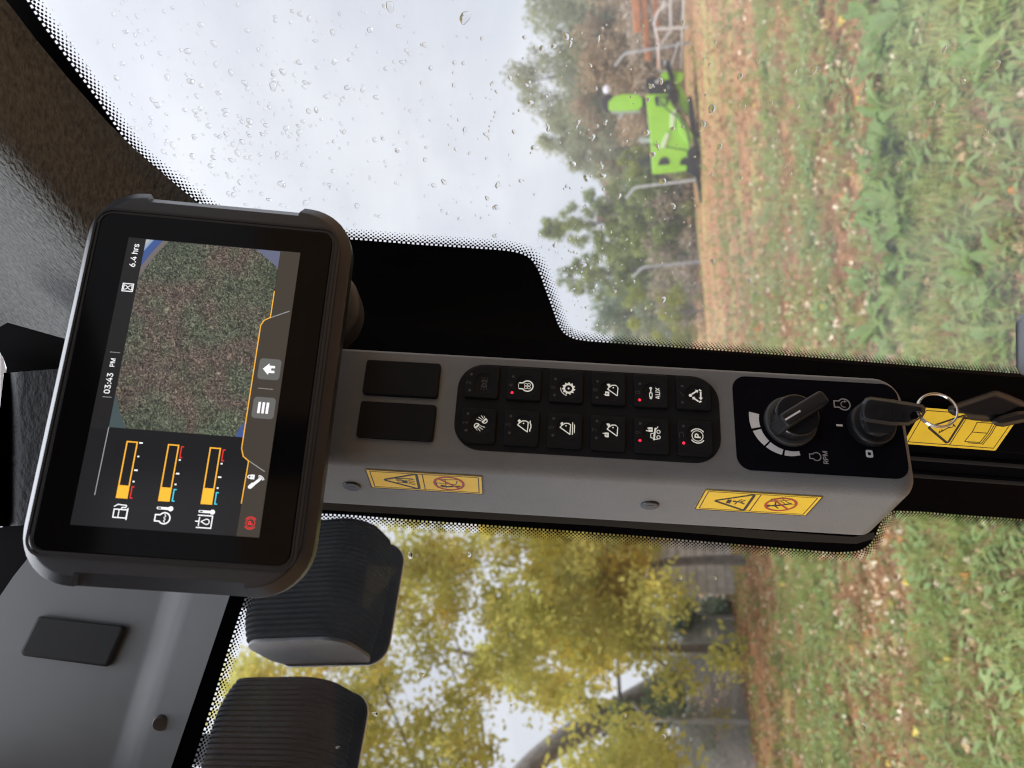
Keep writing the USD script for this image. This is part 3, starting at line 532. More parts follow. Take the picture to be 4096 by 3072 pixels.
# dial panel
part(con, 'dial_panel', CF.mesh(slab(rrect(-30.6, -182.2, 27.6, -84.8, 8.5), -0.2, 0.25)), M['panel'], smooth=False, label='printed black panel round the dial and lock')
def wedge(a0, a1, f0, f1):
    A = np.linspace(a0, a1, 10); ro = lambda a: 23.9 - 3.5 * (a - 78) / (192 - 78)
    return Polygon([(ro(a) * math.cos(math.radians(a)), ro(a) * math.sin(math.radians(a)) - 117) for a in A] + [(17.9 * math.cos(math.radians(a)), 17.9 * math.sin(math.radians(a)) - 117) for a in A[::-1]])
for a0, a1 in ((78, 103.5), (107.5, 134), (137, 163), (166.5, 192)):
    part(con, 'scale_mark', CF.mesh(slab(wedge(a0, a1, 0, 1), 0.3, 0.38)), M['white'], smooth=False)
part(con, 'engine_symbol', CF.mesh(slab(affinity.translate(affinity.scale(engine(0.72, 0.75), 1, 1), -20.2, -130.0), 0.3, 0.38)), M['greyprint'], smooth=False)
part(con, 'lettering', CF.mesh(lift(text('RPM', 2.7, -20.4, -135.4, 0, True), 0.3)), M['greyprint'], smooth=False)
part(con, 'lettering', CF.mesh(slab(rrect(-18.9, -162.8, -14.4, -158.8, 1.0).difference(rrect(-17.6, -161.7, -15.7, -159.9, 0.5)), 0.3, 0.38)), M['white'], smooth=False)
part(con, 'lettering', CF.mesh(slab(sbox(-0.9, -147.4, 0.3, -143.8), 0.3, 0.38)), M['white'], smooth=False)
st = engine(1.05, 0.7); st = unary_union([st, stroke(arc(0, -0.6, 1.8, 200, -20, 10), 0.45), Polygon([(1.1, -0.9), (2.6, -0.9), (1.9, -2.4)])])
part(con, 'start_symbol', CF.mesh(slab(affinity.translate(st, 13.0, -149.2), 0.3, 0.38)), M['greyprint'], smooth=False)
kn = part(con, 'throttle_dial', CF.mesh(pillow(Point(0, -117).buffer(12.6, quad_segs=16), 3.0, 13.0, 1.2, 1.2)), mat('shiny_black_plastic', (0.007, 0.007, 0.008), 0.2), smooth=40, label='black rotary throttle dial')
blade = affinity.translate(affinity.rotate(rrect(-15.5, -4.2, 14.5, 4.2, 2.2), 124, origin=(0, 0)), 0, -117)
part(kn, 'grip_bar', CF.mesh(pillow(blade, 4.0, 23.0, 1.6, 1.0)), M['black'], smooth=40)
part(kn, 'pointer_line', CF.mesh(slab(affinity.translate(affinity.rotate(sbox(3.0, -0.5, 13.6, 0.5), 124, origin=(0, 0)), 0, -117), 23.0, 23.08)), M['white'], smooth=False)
part(kn, 'base_ring', CF.mesh(pillow(Point(0, -117).buffer(15.2, quad_segs=16), 0, 3.6, 1.4, 1.2)), mat('dark_grey_ring', (0.035, 0.035, 0.036), 0.5), smooth=40)
lk = part(con, 'ignition_lock', CF.mesh(pillow(Point(0.5, -163).buffer(13.0, quad_segs=16), 0, 7.0, 1.8, 1.2)), M['black'], smooth=40, label='round black ignition lock')
part(lk, 'barrel', CF.mesh(pillow(Point(1.0, -163).buffer(9.6, quad_segs=16), 6, 10.0, 1.4, 1.0)), M['black'], smooth=40)
# labels and screws on the light side face
a0 = np.array([-40.3, 0, -6.0]); e1 = np.array([-9.6, 0, -52.0]); e1 /= np.linalg.norm(e1)
def side_frame(e, a):
    p = a0 + e1 * e + np.array([0, a, 0]); O = CF.O + (CF.u * p[0] + CF.v * p[1] + CF.n * p[2]) / 1000
    U = -(CF.u * e1[0] + CF.n * e1[2])
    return Frame(O, np.stack([U, CF.v, np.cross(U, CF.v)], 1))
sticker(con, side_frame(14.8, 94.0), 25.0, 68.5, 'hand', 0.5)
sticker(con, side_frame(16.2, -101.8), 28.0, 67.5, 'fall', 0.5)
for e, a in ((26.5, 140.0), (28.0, -41.0)):
    F = side_frame(e, a)
    part(con, 'screw', F.mesh(trimesh.util.concatenate([pillow(Point(0, 0).buffer(5.6), -0.5, 1.6, 0.9, 0.8), slab(Point(0, 0).buffer(2.2, quad_segs=2), 1.6, 1.75)])), M['darksteel'], smooth=40)

# ================================================================== ignition key, key ring, second key
key = thing('ignition_key', 'black plastic headed key standing in the ignition lock', 'key', wpt(3479, 1703, 0.40))
headp = Polygon([(3440, 1648), (3447, 1612), (3462, 1592), (3483, 1586), (3560, 1596), (3650, 1611), (3690, 1617), (3703, 1630), (3700, 1652), (3690, 1668), (3655, 1692), (3634, 1703), (3560, 1701), (3470, 1688), (3444, 1676)]).buffer(-6).buffer(6, quad_segs=4)
hole = Polygon([(3640, 1660), (3652, 1649), (3680, 1646), (3684, 1657), (3670, 1672), (3646, 1676)]).buffer(2)
hd = lambda x, y: 0.383 + 0.00001 * (x - 3440) + 0.0035 * sstep(1 - headp.exterior.distance(Point(x, y)) / 14.0)
kh = part(key, 'head', pixel_solid(headp.difference(hole), hd, 0.0085, 9.0), M['black'], smooth=45)
inset = Polygon([(3494, 1632), (3505, 1625), (3560, 1632), (3622, 1655), (3618, 1685), (3560, 1686), (3490, 1678)])
part(kh, 'raised_rim', pixel_solid(inset.exterior.buffer(1.6), lambda x, y: hd(x, y) - 0.0004, 0.002, 14.0), M['black'], smooth=False)
KF = Frame(cpt(3553, 1658, 0.3838), np.stack([np.array([0.995, -0.09, 0]), np.array([0.09, 0.995, 0.0]), np.array([0.0, 0, 1.0])], 1))
part(kh, 'embossed_lettering', KF.mesh([lift(text('JCB', 4.6, 0, 0, 0, True), -0.1)][0]), M['black'], smooth=False)
rootp = np.vstack([c2w(np.array([cpt(x, y, z) for x, y in q])) for z, q in ((0.390, [(3466, 1690), (3480, 1672), (3565, 1680), (3578, 1716), (3560, 1735), (3478, 1728)]), (0.412, [(3452, 1690), (3462, 1668), (3530, 1675), (3540, 1712), (3530, 1738), (3458, 1730)]))])
part(key, 'stem', trimesh.convex.convex_hull(rootp), M['black'], smooth=30)
rc = cpt(3747, 1642, 0.398); ra = np.array([1.0, 0.05, 0.15]); ra /= np.linalg.norm(ra); rb = np.cross(np.array([0.1, 0.42, 0.9]) / np.linalg.norm([0.1, 0.42, 0.9]), ra); rb /= np.linalg.norm(rb)
rs = 0.398 / FPX
wire1 = [c2w(rc + (ra * math.cos(t) * 73 + rb * math.sin(t) * 72) * rs) for t in np.linspace(0, 2 * math.pi, 64, endpoint=False)]
nrm = np.cross(ra, rb)
wire2 = [c2w(rc + nrm * 0.0011 + (ra * math.cos(t) * 71.5 + rb * math.sin(t) * 70.5) * rs) for t in np.linspace(0, 2 * math.pi, 64, endpoint=False)]
solo('key_ring', [tube(wire1, 0.00058, 8, True), tube(wire2, 0.00058, 8, True)], M['steel'], 'thin bright steel split ring joining the two keys', 'key ring', smooth=60)
key2 = thing('spare_key', 'black plastic headed key hanging loose from the key ring', 'key', wpt(3930, 1640, 0.41))
h2 = Polygon([(3790, 1637), (3797, 1624), (3850, 1604), (3930, 1577), (3972, 1563), (3990, 1563), (4030, 1576), (4090, 1602), (4135, 1625), (4140, 1650), (4096, 1646), (4070, 1650), (4020, 1678), (3961, 1684), (3905, 1683), (3860, 1676), (3812, 1661), (3794, 1650)]).buffer(-5).buffer(5, quad_segs=4)
hole2 = Polygon([(3822, 1656), (3830, 1652), (3856, 1654), (3868, 1666), (3850, 1670), (3830, 1664)])
h2d = lambda x, y: 0.405 + 0.00004 * (x - 3790) + 0.004 * sstep(1 - h2.exterior.distance(Point(x, y)) / 26.0)
k2 = part(key2, 'head', pixel_solid(h2.difference(hole2), h2d, 0.009, 12.0), M['black'], smooth=45)
s2 = Polygon([(3961, 1684), (4000, 1664), (4070, 1644), (4150, 1640), (4150, 1680), (4075, 1694), (4012, 1708), (3985, 1704)]).buffer(-4).buffer(4)
part(key2, 'blade_root', pixel_solid(s2, lambda x, y: 0.401 + 0.00004 * (x - 3790) + 0.003 * sstep(1 - s2.exterior.distance(Point(x, y)) / 16.0), 0.016, 10.0), M['black'], smooth=45)

# ================================================================== display monitor
DF = Frame(np.array([-0.1661, 0.0011, -0.3738]), np.array([[0.067, -0.995, 0.071], [0.971, 0.082, 0.225], [-0.23, 0.054, 0.972]]))
mon = thing('display_monitor', 'rugged black touch screen monitor showing a rear camera view of grass', 'monitor', DF.w(np.array([0, 0, -20.0])))
def mring(n, inset, r): 
    p = rrect(-105.5 + inset, -72 + inset, 105.5 - inset, 70.5 - inset, r); return np.c_[ring_pts(p, 3.0), np.full(len(ring_pts(p, 3.0)), n)]
def mrings(specs):
    N = 220; out = []
    for n, inset, r in specs:
        p = rrect(-105.5 + inset, -72 + inset, 105.5 - inset, 70.5 - inset, r); ls = LineString(p.exterior.coords)
        out.append(np.array([(*ls.interpolate(i / N, normalized=True).coords[0], n) for i in range(N)]))
    return out
import manifold3d
def to_man(m): return manifold3d.Manifold(manifold3d.Mesh(np.asarray(m.vertices, np.float32), np.asarray(m.faces, np.uint32)))
def shell_loft(specs):
    r = mrings(specs); m = loft(r, True, False); c = len(m.vertices); N = len(r[0])
    v = np.vstack([m.vertices, r[-1].mean(0)]); f = list(map(tuple, m.faces)); b = (len(r) - 1) * N
    return trimesh.Trimesh(v, np.array(f + [(b + i, b + (i + 1) % N, c) for i in range(N)]), process=False)
body = shell_loft([(-34, 16, 18), (-30, 9, 22), (-22, 2.0, 26), (-14, 0, 27), (-5.4, 0.0, 27), (-4.8, 0.25, 26.8), (-0.5, 4.6, 24.5), (0, 5.6, 24), (0.01, 10, 20)])
if body.volume < 0: body.invert()
bm = to_man(body)
for sgn in (1, -1):
    hp = [(sgn * 95.8, a, 4.0) for a in (-40.5, 38.8)] + [(sgn * 106.5, a, -13.0) for a in (-44.5, 43.0)] + [(sgn * 130, a, b) for a in (-44.5, 43.0) for b in (4.0, -13.0)]
    bm = bm - manifold3d.Manifold.hull_points(np.array(hp, np.float32))
part(mon, 'housing', DF.mesh((bm.to_mesh().vert_properties[:, :3], bm.to_mesh().tri_verts)), M['housing'], smooth=28, label='thick black housing with finger recesses at both ends')
part(mon, 'bezel_lip', DF.mesh(trimesh.util.concatenate([slab(rrect(-92.4, -65.2, 92.4, 65.4, 9).difference(rrect(-91.2, -64.0, 91.2, 64.2, 8)), 0.0, 0.7), slab(rrect(-90.4, -63.2, 90.4, 63.4, 7).difference(rrect(-89.4, -62.2, 89.4, 62.4, 6)), 0.0, 0.6)])), M['black'], smooth=False)
gl = part(mon, 'screen_glass', DF.mesh(pillow(rrect(-89.2, -62.0, 89.2, 62.2, 6), -0.2, 0.9, 0.5, 3.0)), M['screenglass'], smooth=30, label='black touch glass')
scr = part(mon, 'screen', DF.mesh(slab(sbox(-76.2, -45.7, 76.2, 45.7), 0.9, 1.0)), glow('dark_screen', lin(25, 25, 27), 1.0, (0.004, 0.004, 0.004), 0.12), smooth=False, label='lit screen with gauges and camera picture')
E_OR = glow('screen_orange', lin(226, 162, 48), 1.0); E_RED = glow('screen_red', lin(205, 40, 40), 1.0); E_CY = glow('screen_cyan', lin(70, 190, 212), 1.0); E_WH = glow('screen_white', lin(228, 228, 230), 1.0)
E_GR = glow('screen_grey', lin(150, 150, 150), 1.0); E_BT = glow('screen_button_grey', lin(84, 84, 82), 1.0); E_TAB = glow('screen_brown', lin(52, 47, 42), 1.0); E_BLK = glow('screen_black', lin(15, 15, 15), 1.0)
def flat(name, g, material, h0, label=None): return part(scr, name, DF.mesh(slab(g, h0, h0 + 0.04) if not hasattr(g, 'faces') else lift(g, h0)), material, smooth=False, label=label)
flat('top_bar', sbox(-28, 36.9, 76.2, 45.7), glow('screen_topbar', lin(22, 22, 23), 1.0), 1.02)
tabp = [(-76.2, -45.7), (76.2, -45.7), (76.2, -35.2), (38.2, -35.2), (36.4, -32.2), (33.2, -30.7), (-32.6, -30.7), (-36.4, -32.2), (-38.7, -35.0), (-76.2, -34.6)]
flat('menu_bar', Polygon(tabp), E_TAB, 1.08)
flat('gauge_rule', stroke([(-61, 36.8), (-27, 36.5)], 0.3), E_GR, 1.12)
flat('menu_outline', unary_union([stroke([(52.8, -35.0), (38.0, -35.0), (36.2, -32.0), (33.2, -30.6), (-32.6, -30.6), (-36.6, -32.0), (-38.7, -35.0), (-60, -34.6)], 0.45)]), E_OR, 1.14)
flat('menu_outline', unary_union([stroke([(38.0, -35.2), (42.4, -44.4)], 0.3), stroke([(-38.7, -35.2), (-43.4, -43.6)], 0.3)]), E_GR, 1.14)
# camera picture
cammat = usdkit.material(stage, '/World/Looks/camera_picture', {
    'g': ('geometry', {}), 'n1': ('noise_texture', {'scale': 24.0, 'detail': 2.0}), 'r1': ('rgb_ramp', {'ramp': [(0.25, lin(60, 68, 58)), (0.42, lin(70, 74, 64)), (0.52, lin(80, 70, 66)), (0.62, lin(72, 77, 65)), (0.8, lin(60, 74, 62))]}),
    'm1': ('mapping', {'rotation': (0.4, 0.8, 0.3), 'scale': (1.0, 2.4, 1.0)}), 'n2': ('noise_texture', {'scale': 440.0, 'detail': 2.5, 'roughness': 0.7, 'distortion': 2.2}), 'r2': ('rgb_ramp', {'ramp': [(0.34, (0.18, 0.18, 0.18)), (0.5, (0.7, 0.7, 0.7)), (0.62, (1.9, 1.9, 1.75)), (0.72, (3.4, 3.3, 3.0))]}),
    'mu': ('mix', {'mix_type': 'multiply', 'fac': 1.0}), 'p': ('principled_bsdf', {'base_color': (0.01, 0.01, 0.01), 'roughness': 0.25, 'specular_ior_level': 0.2, 'emission_strength': 1.0})},
    [('g.position', 'n1.vector'), ('n1.fac', 'r1.fac'), ('g.position', 'm1.vector'), ('m1.vector', 'n2.vector'), ('n2.fac', 'r2.fac'), ('r1.color', 'mu.color1'), ('r2.color', 'mu.color2'), ('mu.color', 'p.emission_color')], surface='p.BSDF')
camall = sbox(-26.9, -35.0, 75.9, 36.5).difference(Polygon(tabp).buffer(0.2)); eye_ = lambda r: Point(22, -50).buffer(r, quad_segs=40)
flat('camera_view', camall.intersection(eye_(92)), cammat, 1.05, 'camera picture of rough grass')
E_SKY = glow('screen_pale_sky', lin(150, 150, 150), 1.0); E_BLUE = glow('screen_blue', lin(52, 72, 118), 1.0); E_PATH = glow('screen_path', lin(92, 86, 84), 1.0)
rim_ = camall.difference(eye_(92)); rhs, lhs = sbox(20, -50, 80, 50), sbox(-30, -50, 20, 50)
flat('camera_track', rim_.intersection(eye_(94.5)).intersection(rhs), E_PATH, 1.05)
flat('camera_far_trees', rim_.difference(eye_(94.5)).intersection(eye_(98.5)).intersection(rhs), E_BLUE, 1.05)
flat('camera_far_road', rim_.difference(eye_(98.5)).intersection(eye_(100)).intersection(rhs), glow('screen_pale_blue', lin(120, 136, 160), 1.0), 1.05)
flat('camera_sky', rim_.difference(eye_(100)).intersection(rhs), E_SKY, 1.05)
flat('camera_far_trees', rim_.intersection(lhs), glow('screen_dim_teal', lin(56, 68, 70), 1.0), 1.05)
flat('camera_bodywork', Polygon([(75.9, -35), (66.0, -35), (69, -31.5), (75.9, -22.0)]), glow('screen_blue_grey', lin(82, 86, 106), 1.0), 1.09)
flat('camera_bodywork', Polygon([(-26.9, -30.6), (-18.5, -30.6), (-22, -28.0), (-26.9, -26.6)]), E_BLUE, 1.09)
for k, (vt, tk) in enumerate(((26.5, [-33.7, -40.6, -47.5, -53.2]), (6.0, [None, -40.8, -47.7, -53.1]), (-14.8, [None, -41.1, -47.9, -53.4]))):
    vb = vt - 5.6; full = (-55.4, -54.9, -53.8)[k]
    gg = flat('gauge_outline', sbox(-61.8, vb, -33.2, vt).difference(sbox(-61.2, vb + 0.6, -33.8, vt - 0.6)), E_OR, 1.05)
    flat('gauge_fill', sbox(-61.8, vb, full, vt), E_OR, 1.1)
    flat('gauge_ticks', unary_union([sbox(t - 0.35, vb - (2.4 if i in (0, 2) else 1.9), t + 0.35, vb - (0.75 if i in (0, 2) else 1.0)) for i, t in enumerate(tk) if t is not None]), E_WH, 1.05)
    br = lambda x0, x1: unary_union([sbox(x0, vb - 1.5, x1, vb - 1.0), sbox(x0, vb - 2.4, x0 + 0.5, vb - 1.0), sbox(x1 - 0.5, vb - 2.4, x1, vb - 1.0)])
    if k == 0: flat('gauge_zone', br(-61.6, -55.5), E_RED, 1.05)
    else: flat('gauge_zone', br(-61.6, -55.4), E_CY, 1.05); flat('gauge_zone', br(-39.8, -33.8), E_RED, 1.05)
thermo = unary_union([stroke([(0, -2.6), (0, 3.2)], 1.2), Point(0, -3.0).buffer(1.2)]).difference(sbox(-0.35, 1.6, 0.35, 3.3))
pump = unary_union([sbox(-1.9, -3.4, 2.1, 3.0).exterior.buffer(0.25), stroke([(-1.9, 0.6), (2.1, 0.6)], 0.4), stroke([(-2.6, -3.5), (2.8, -3.5)], 0.5), stroke([(2.1, -0.4), (3.2, -0.6), (3.2, -2.4), (4.2, -2.6), (4.5, 1.6), (3.4, 3.2)], 0.45)])
flat('fuel_symbol', affinity.translate(pump, -69.3, 23.2), E_WH, 1.05)
wave = stroke([(-2, -0.8), (-1.2, -0.2), (-0.5, -0.9), (0.3, -0.2), (1, -0.9), (1.9, -0.4)], 0.3)
flat('coolant_symbol', unary_union([affinity.translate(affinity.scale(engine(0.82, 0.7), 1, 1), -70, 2.0), affinity.translate(wave, -70, 1.9), affinity.translate(thermo, -65.2, 2.2)]), E_WH, 1.05)
tank = unary_union([stroke([(-3, 3.4), (-3, -3.6), (3, -3.6), (3, 3.4)], 0.5), stroke([(-2, 2.6), (2, 2.6)], 0.45), stroke([(0, 2.6), (0, 4.2)], 0.5), Polygon([(0, 1.6), (1.2, -0.6)] + arc(0, -1.1, 1.3, 20, -200, 12) + [(-1.2, -0.6)]).exterior.buffer(0.2)])
flat('oil_symbol', unary_union([affinity.translate(tank, -70.3, -18.0), affinity.translate(thermo, -65.4, -18.2)]), E_WH, 1.05)
flat('brake_symbol', affinity.translate(P_sym(0.72), -69.4, -40.4), E_RED, 1.12)
stick = unary_union([stroke([(-2.4, 1.6), (-1.0, 0.4), (1.2, -1.8)], 1.3), stroke([(-2.8, 2.4), (-1.6, 1.2)], 1.9), stroke(arc(0.2, -1.2, 2.2, -70, 0, 6), 0.35), stroke(arc(0.2, -1.2, 2.9, -70, 0, 6), 0.35), affinity.scale(padlock(2.2, 2.4), 0.8, 0.8)])
flat('lever_lock_symbol', affinity.translate(stick, -48.8, -40.0), E_WH, 1.12)
for x0 in (4.2, -16.5): flat('soft_key', rrect(x0, -44.2, x0 + 11.2, -32.9, 1.8), E_BT, 1.12)
flat('home_symbol', Polygon([(9.8, -35.2), (12.9, -38.2), (11.7, -38.2), (11.7, -41.2), (10.5, -41.2), (10.5, -39.4), (9.1, -39.4), (9.1, -41.2), (7.9, -41.2), (7.9, -38.2), (6.7, -38.2)]), E_WH, 1.17)
flat('menu_symbol', unary_union([sbox(-13.8, y, -8.0, y + 1.2) for y in (-36.8, -38.9, -41.0)]), E_WH, 1.17)
flat('divider', sbox(-0.85, -42, -0.65, -34.2), E_GR, 1.12)
flat('clock_text', text('03:43', 2.9, -4.4, 41.0), E_WH, 1.06); flat('clock_text', text('PM', 2.3, 6.6, 41.0), E_WH, 1.06)
flat('divider', unary_union([sbox(-11.7, 38.1, -11.5, 42.6), sbox(12.0, 38.3, 12.2, 43.4)]), E_GR, 1.06)
flat('hours_text', text('6.4 hrs', 3.0, 66.2, 41.0), E_WH, 1.06)
hg = unary_union([sbox(-2.1, -2.7, 2.1, 2.7).exterior.buffer(0.2), stroke([(-1.3, 2.1), (1.3, 2.1)], 0.3), stroke([(-1.3, -2.1), (1.3, -2.1)], 0.3), stroke([(-1.3, 2.0), (-0.9, 0.9), (-0.15, 0), (-0.9, -0.9), (-1.3, -2.0)], 0.3), stroke([(1.3, 2.0), (0.9, 0.9), (0.15, 0), (0.9, -0.9), (1.3, -2.0)], 0.3)])
flat('hours_symbol', affinity.translate(hg, 47.9, 41.0), E_WH, 1.06)
bf = Frame(cpt(1268, 1240, 0.47), DF_M := np.stack([DF.u, DF.v, DF.n], 1))
part(mon, 'mounting_boss', bf.mesh(trimesh.util.concatenate([pillow(Point(0, 0).buffer(29, quad_segs=16), -12, 14, 7, 2.5), ])), mat('boss_grey', (0.05, 0.05, 0.052), 0.5), smooth=40, label='round mount behind the monitor')

# ================================================================== work lamps outside the left window
def work_lamp(dx, dy, z, az, size, label):
    c = wpt(dx * DSC, dy * DSC, z); f = np.array([math.sin(az), math.cos(az), 0]); r = np.array([math.cos(az), -math.sin(az), 0]); u = np.array([0, 0, 1.0])
    tl = math.radians(-6); f, u = f * math.cos(tl) + u * math.sin(tl), u * math.cos(tl) - f * math.sin(tl)
    def W(m):
        v = np.asarray(m.vertices if hasattr(m, 'vertices') else m[0], float) * size / 1000; fc = m.faces if hasattr(m, 'faces') else m[1]
        return c + v[:, :1] * r + v[:, 1:2] * f + v[:, 2:3] * u, fc
    def prof(poly, x0, x1, b=0.6):                                # plate in the (y, z) plane
        m = pillow(poly, 0, x1 - x0, b, 3.0, steps=2); v = np.asarray(m.vertices); m2 = trimesh.Trimesh(np.c_[v[:, 2] + x0, v[:, 0], v[:, 1]], m.faces, process=False); trimesh.repair.fix_normals(m2); return m2
    t = thing('work_lamp', label, 'work lamp', c, 'finned work lamps outside the left window')
    core = rrect(-36, -57, 40, 55, 26); finp = lambda q: rrect(-46 + 9 * q, -66 + 7 * q, 43.5, 64 - 7 * q, 30)
    part(t, 'body', W(prof(core, -58, 58)), M['fin'], smooth=40)
    for k in range(25): xx = -59 + k * 4.8; part(t, 'fin', W(prof(finp(abs((xx + 1.6) / 60) ** 3), xx, xx + 3.1, 1.2)), M['fin'], smooth=40)
    part(t, 'side_cover', W(prof(rrect(-31, -58, 43.5, 56, 24), -63.4, -59.4, 1.5)), M['finside'], smooth=40)
    def front(ins, y0, y1):
        m = pillow(rrect(-64.5 + ins, -67 + ins, 64.5 - ins, 65 - ins, 22 - ins / 2), 0, y1 - y0, 1.5, 3.0); v = np.asarray(m.vertices); m2 = trimesh.Trimesh(np.c_[v[:, 0], v[:, 2] + y0, v[:, 1]], m.faces, process=False); trimesh.repair.fix_normals(m2); return m2
    part(t, 'bezel', W(front(0.3, 38, 44)), M['fin'], smooth=40)
    part(t, 'lens_rim', W(front(0, 44.2, 46.6)), M['lensrim'], smooth=40)
    part(t, 'bracket', W(boxm(-14, -6, 62, 14, 10, 118, 2)), M['black'], smooth=30)
LAZ = math.radians(-38)
work_lamp(692, 1272, 0.80, LAZ, 1.08, 'finned black work lamp partly hidden behind the monitor')
work_lamp(600, 1622, 0.76, LAZ, 1.08, 'finned black work lamp at the lower left corner, clear of the monitor')

# ================================================================== the field
def hground(x, y):
    p = np.stack([np.asarray(x) * 0.35, np.asarray(y) * 0.35, np.zeros_like(x)], -1)
    return (meshkit.fbm(p, 3, 5) - 0.5) * 0.10
def ghill(x, y):
    d = np.hypot(x, y); az = np.arctan2(x, y); t = np.clip((d - 7) / 17, 0, 1); w = np.clip((-az - 0.02) / 0.2, 0, 1)
    return 0.42 * t * t * (3 - 2 * t) * w * w * (3 - 2 * w)
def gz(x, y): return float(hground(np.array([x]), np.array([y]))[0] * math.exp(-(x * x + y * y) / 3600) + ghill(np.array([x]), np.array([y]))[0])
n = 190
sv = np.sinh(np.linspace(-1, 1, n) * 5.2) / math.sinh(5.2)
gx, gy = np.meshgrid(sv * 320, sv * 320 + 8, indexing='ij')
gv = np.stack([gx, gy, hground(gx, gy) * np.exp(-((gx ** 2 + gy ** 2) / 60 ** 2)) + ghill(gx, gy)], -1).reshape(-1, 3)
ii, jj = np.meshgrid(np.arange(n - 1), np.arange(n - 1), indexing='ij'); q = (ii * n + jj).ravel()
gf = np.vstack([np.stack([q, q + n, q + n + 1], 1), np.stack([q, q + n + 1, q + 1], 1)])
soil = usdkit.material(stage, '/World/Looks/field_soil', {
    'g': ('geometry', {}), 'm1': ('mapping', {'rotation': (0, 0, 0.25), 'scale': (0.35, 1.0, 1.0)}), 'n1': ('noise_texture', {'scale': 0.55, 'detail': 4.0, 'roughness': 0.6}), 'n2': ('noise_texture', {'scale': 9.0, 'detail': 4.0, 'roughness': 0.7}),
    'r1': ('rgb_ramp', {'ramp': [(0.32, (0.25, 0.122, 0.058)), (0.50, (0.31, 0.165, 0.08)), (0.60, (0.32, 0.24, 0.095)), (0.70, (0.29, 0.33, 0.10))]}),
    'r2': ('rgb_ramp', {'ramp': [(0.3, (0.5, 0.46, 0.42)), (0.5, (1.0, 1.0, 1.0)), (0.7, (1.45, 1.4, 1.3))]}), 'mu': ('mix', {'mix_type': 'multiply', 'fac': 1.0}),
    'b': ('bump', {'strength': 0.6, 'distance': 0.04}), 'p': ('principled_bsdf', {'roughness': 0.95, 'specular_ior_level': 0.15})},
    [('g.position', 'm1.vector'), ('m1.vector', 'n1.vector'), ('g.position', 'n2.vector'), ('n1.fac', 'r1.fac'), ('n2.fac', 'r2.fac'), ('r1.color', 'mu.color1'), ('r2.color', 'mu.color2'), ('mu.color', 'p.base_color'), ('n2.fac', 'b.height'), ('b.normal', 'p.normal')], surface='p.BSDF')
solo('ground', (gv, gf), soil, 'uneven field of brown soil, dry litter and weedy grass', 'ground', kind='structure', smooth=True)

def in_view(x, y, margin=0.1):
    d = math.hypot(x, y); az = math.atan2(x, y)
    return -0.62 < az < 0.62
def instancer(name, protos, placements, label, cat):
    """placements: (proto index, x, y, z, yaw, tilt, scale)"""
    p = '/World/' + numbered('/World', name); pi = UsdGeom.PointInstancer.Define(stage, p); paths = []
    for k, (pn, m, ma) in enumerate(protos):
        pp = f'{p}/{numbered(p, pn)}'; usdkit.mesh(stage, pp, m, ma, smooth=False); paths.append(Sdf.Path(pp))
    pi.CreatePrototypesRel().SetTargets(paths)
    pi.CreateProtoIndicesAttr([int(q[0]) for q in placements])
    pi.CreatePositionsAttr(Vt.Vec3fArray.FromNumpy(np.array([q[1:4] for q in placements], np.float32)))
    from scipy.spatial.transform import Rotation as Rr
    e = np.array([(q[4], q[5]) for q in placements]); qq = (Rr.from_euler('z', e[:, 0]) * Rr.from_euler('x', e[:, 1])).as_quat()
    pi.CreateOrientationsAttr(Vt.QuathArray([Gf.Quath(float(a[3]), float(a[0]), float(a[1]), float(a[2])) for a in qq]))
    pi.CreateScalesAttr(Vt.Vec3fArray.FromNumpy(np.array([[q[6]] * 3 for q in placements], np.float32)))
    tag(pi.GetPrim(), label, cat, None, 'stuff')
def blade_clump(nb, h, w, rg, lean=0.5):
    v, f = [], []
    for i in range(nb):
        a = rg.uniform(0, 6.28); r0 = rg.uniform(0, 0.05); hh = h * rg.uniform(0.5, 1.1); le = rg.uniform(0.1, lean) * hh; ww = w * rg.uniform(0.6, 1.3); d = np.array([math.cos(a), math.sin(a), 0]); s = np.array([-d[1], d[0], 0]) * ww
        b = d * r0; m_ = b + d * le * 0.4 + [0, 0, hh * 0.6]; t = b + d * le + [0, 0, hh]
        k = len(v); v += [b - s, b + s, m_ - s * 0.8, m_ + s * 0.8, t]; f += [[k, k + 1, k + 3], [k, k + 3, k + 2], [k + 2, k + 3, k + 4]]
    return np.array(v), np.array(f)
rg = np.random.default_rng(31)
GR = leafmat('grass_blades', [(0.25, (0.24, 0.28, 0.075)), (0.5, (0.40, 0.42, 0.14)), (0.75, (0.56, 0.52, 0.24))], 0.3, 0.5, 0.8)
STR = leafmat('dry_straw', [(0.2, (0.29, 0.16, 0.075)), (0.6, (0.41, 0.255, 0.13)), (0.9, (0.58, 0.43, 0.26))], 0.2, 0.6, 1.0)
WEED = leafmat('small_weed_leaves', [(0.25, (0.19, 0.26, 0.09)), (0.55, (0.36, 0.44, 0.18)), (0.8, (0.55, 0.58, 0.33))], 0.3, 0.5, 0.7)
def leafy_clump(nl, R, L, rg):
    v, f = [], []
    for i in range(nl):
        a = rg.uniform(0, 6.28); d = np.array([math.cos(a), math.sin(a), 0]); s = np.array([-d[1], d[0], 0]); r0 = R * rg.uniform(0, 0.8); z0 = rg.uniform(0.01, 0.08); l = L * rg.uniform(0.6, 1.3); b = d * r0 + [0, 0, z0]
        up = rg.uniform(0.1, 0.9); k = len(v); v += [b, b + d * l * 0.5 + s * l * 0.22 + [0, 0, l * up * 0.5], b + d * l * 0.5 - s * l * 0.22 + [0, 0, l * up * 0.5], b + d * l + [0, 0, l * up * 0.6]]; f += [[k, k + 1, k + 3], [k, k + 3, k + 2]]
    return np.array(v), np.array(f)
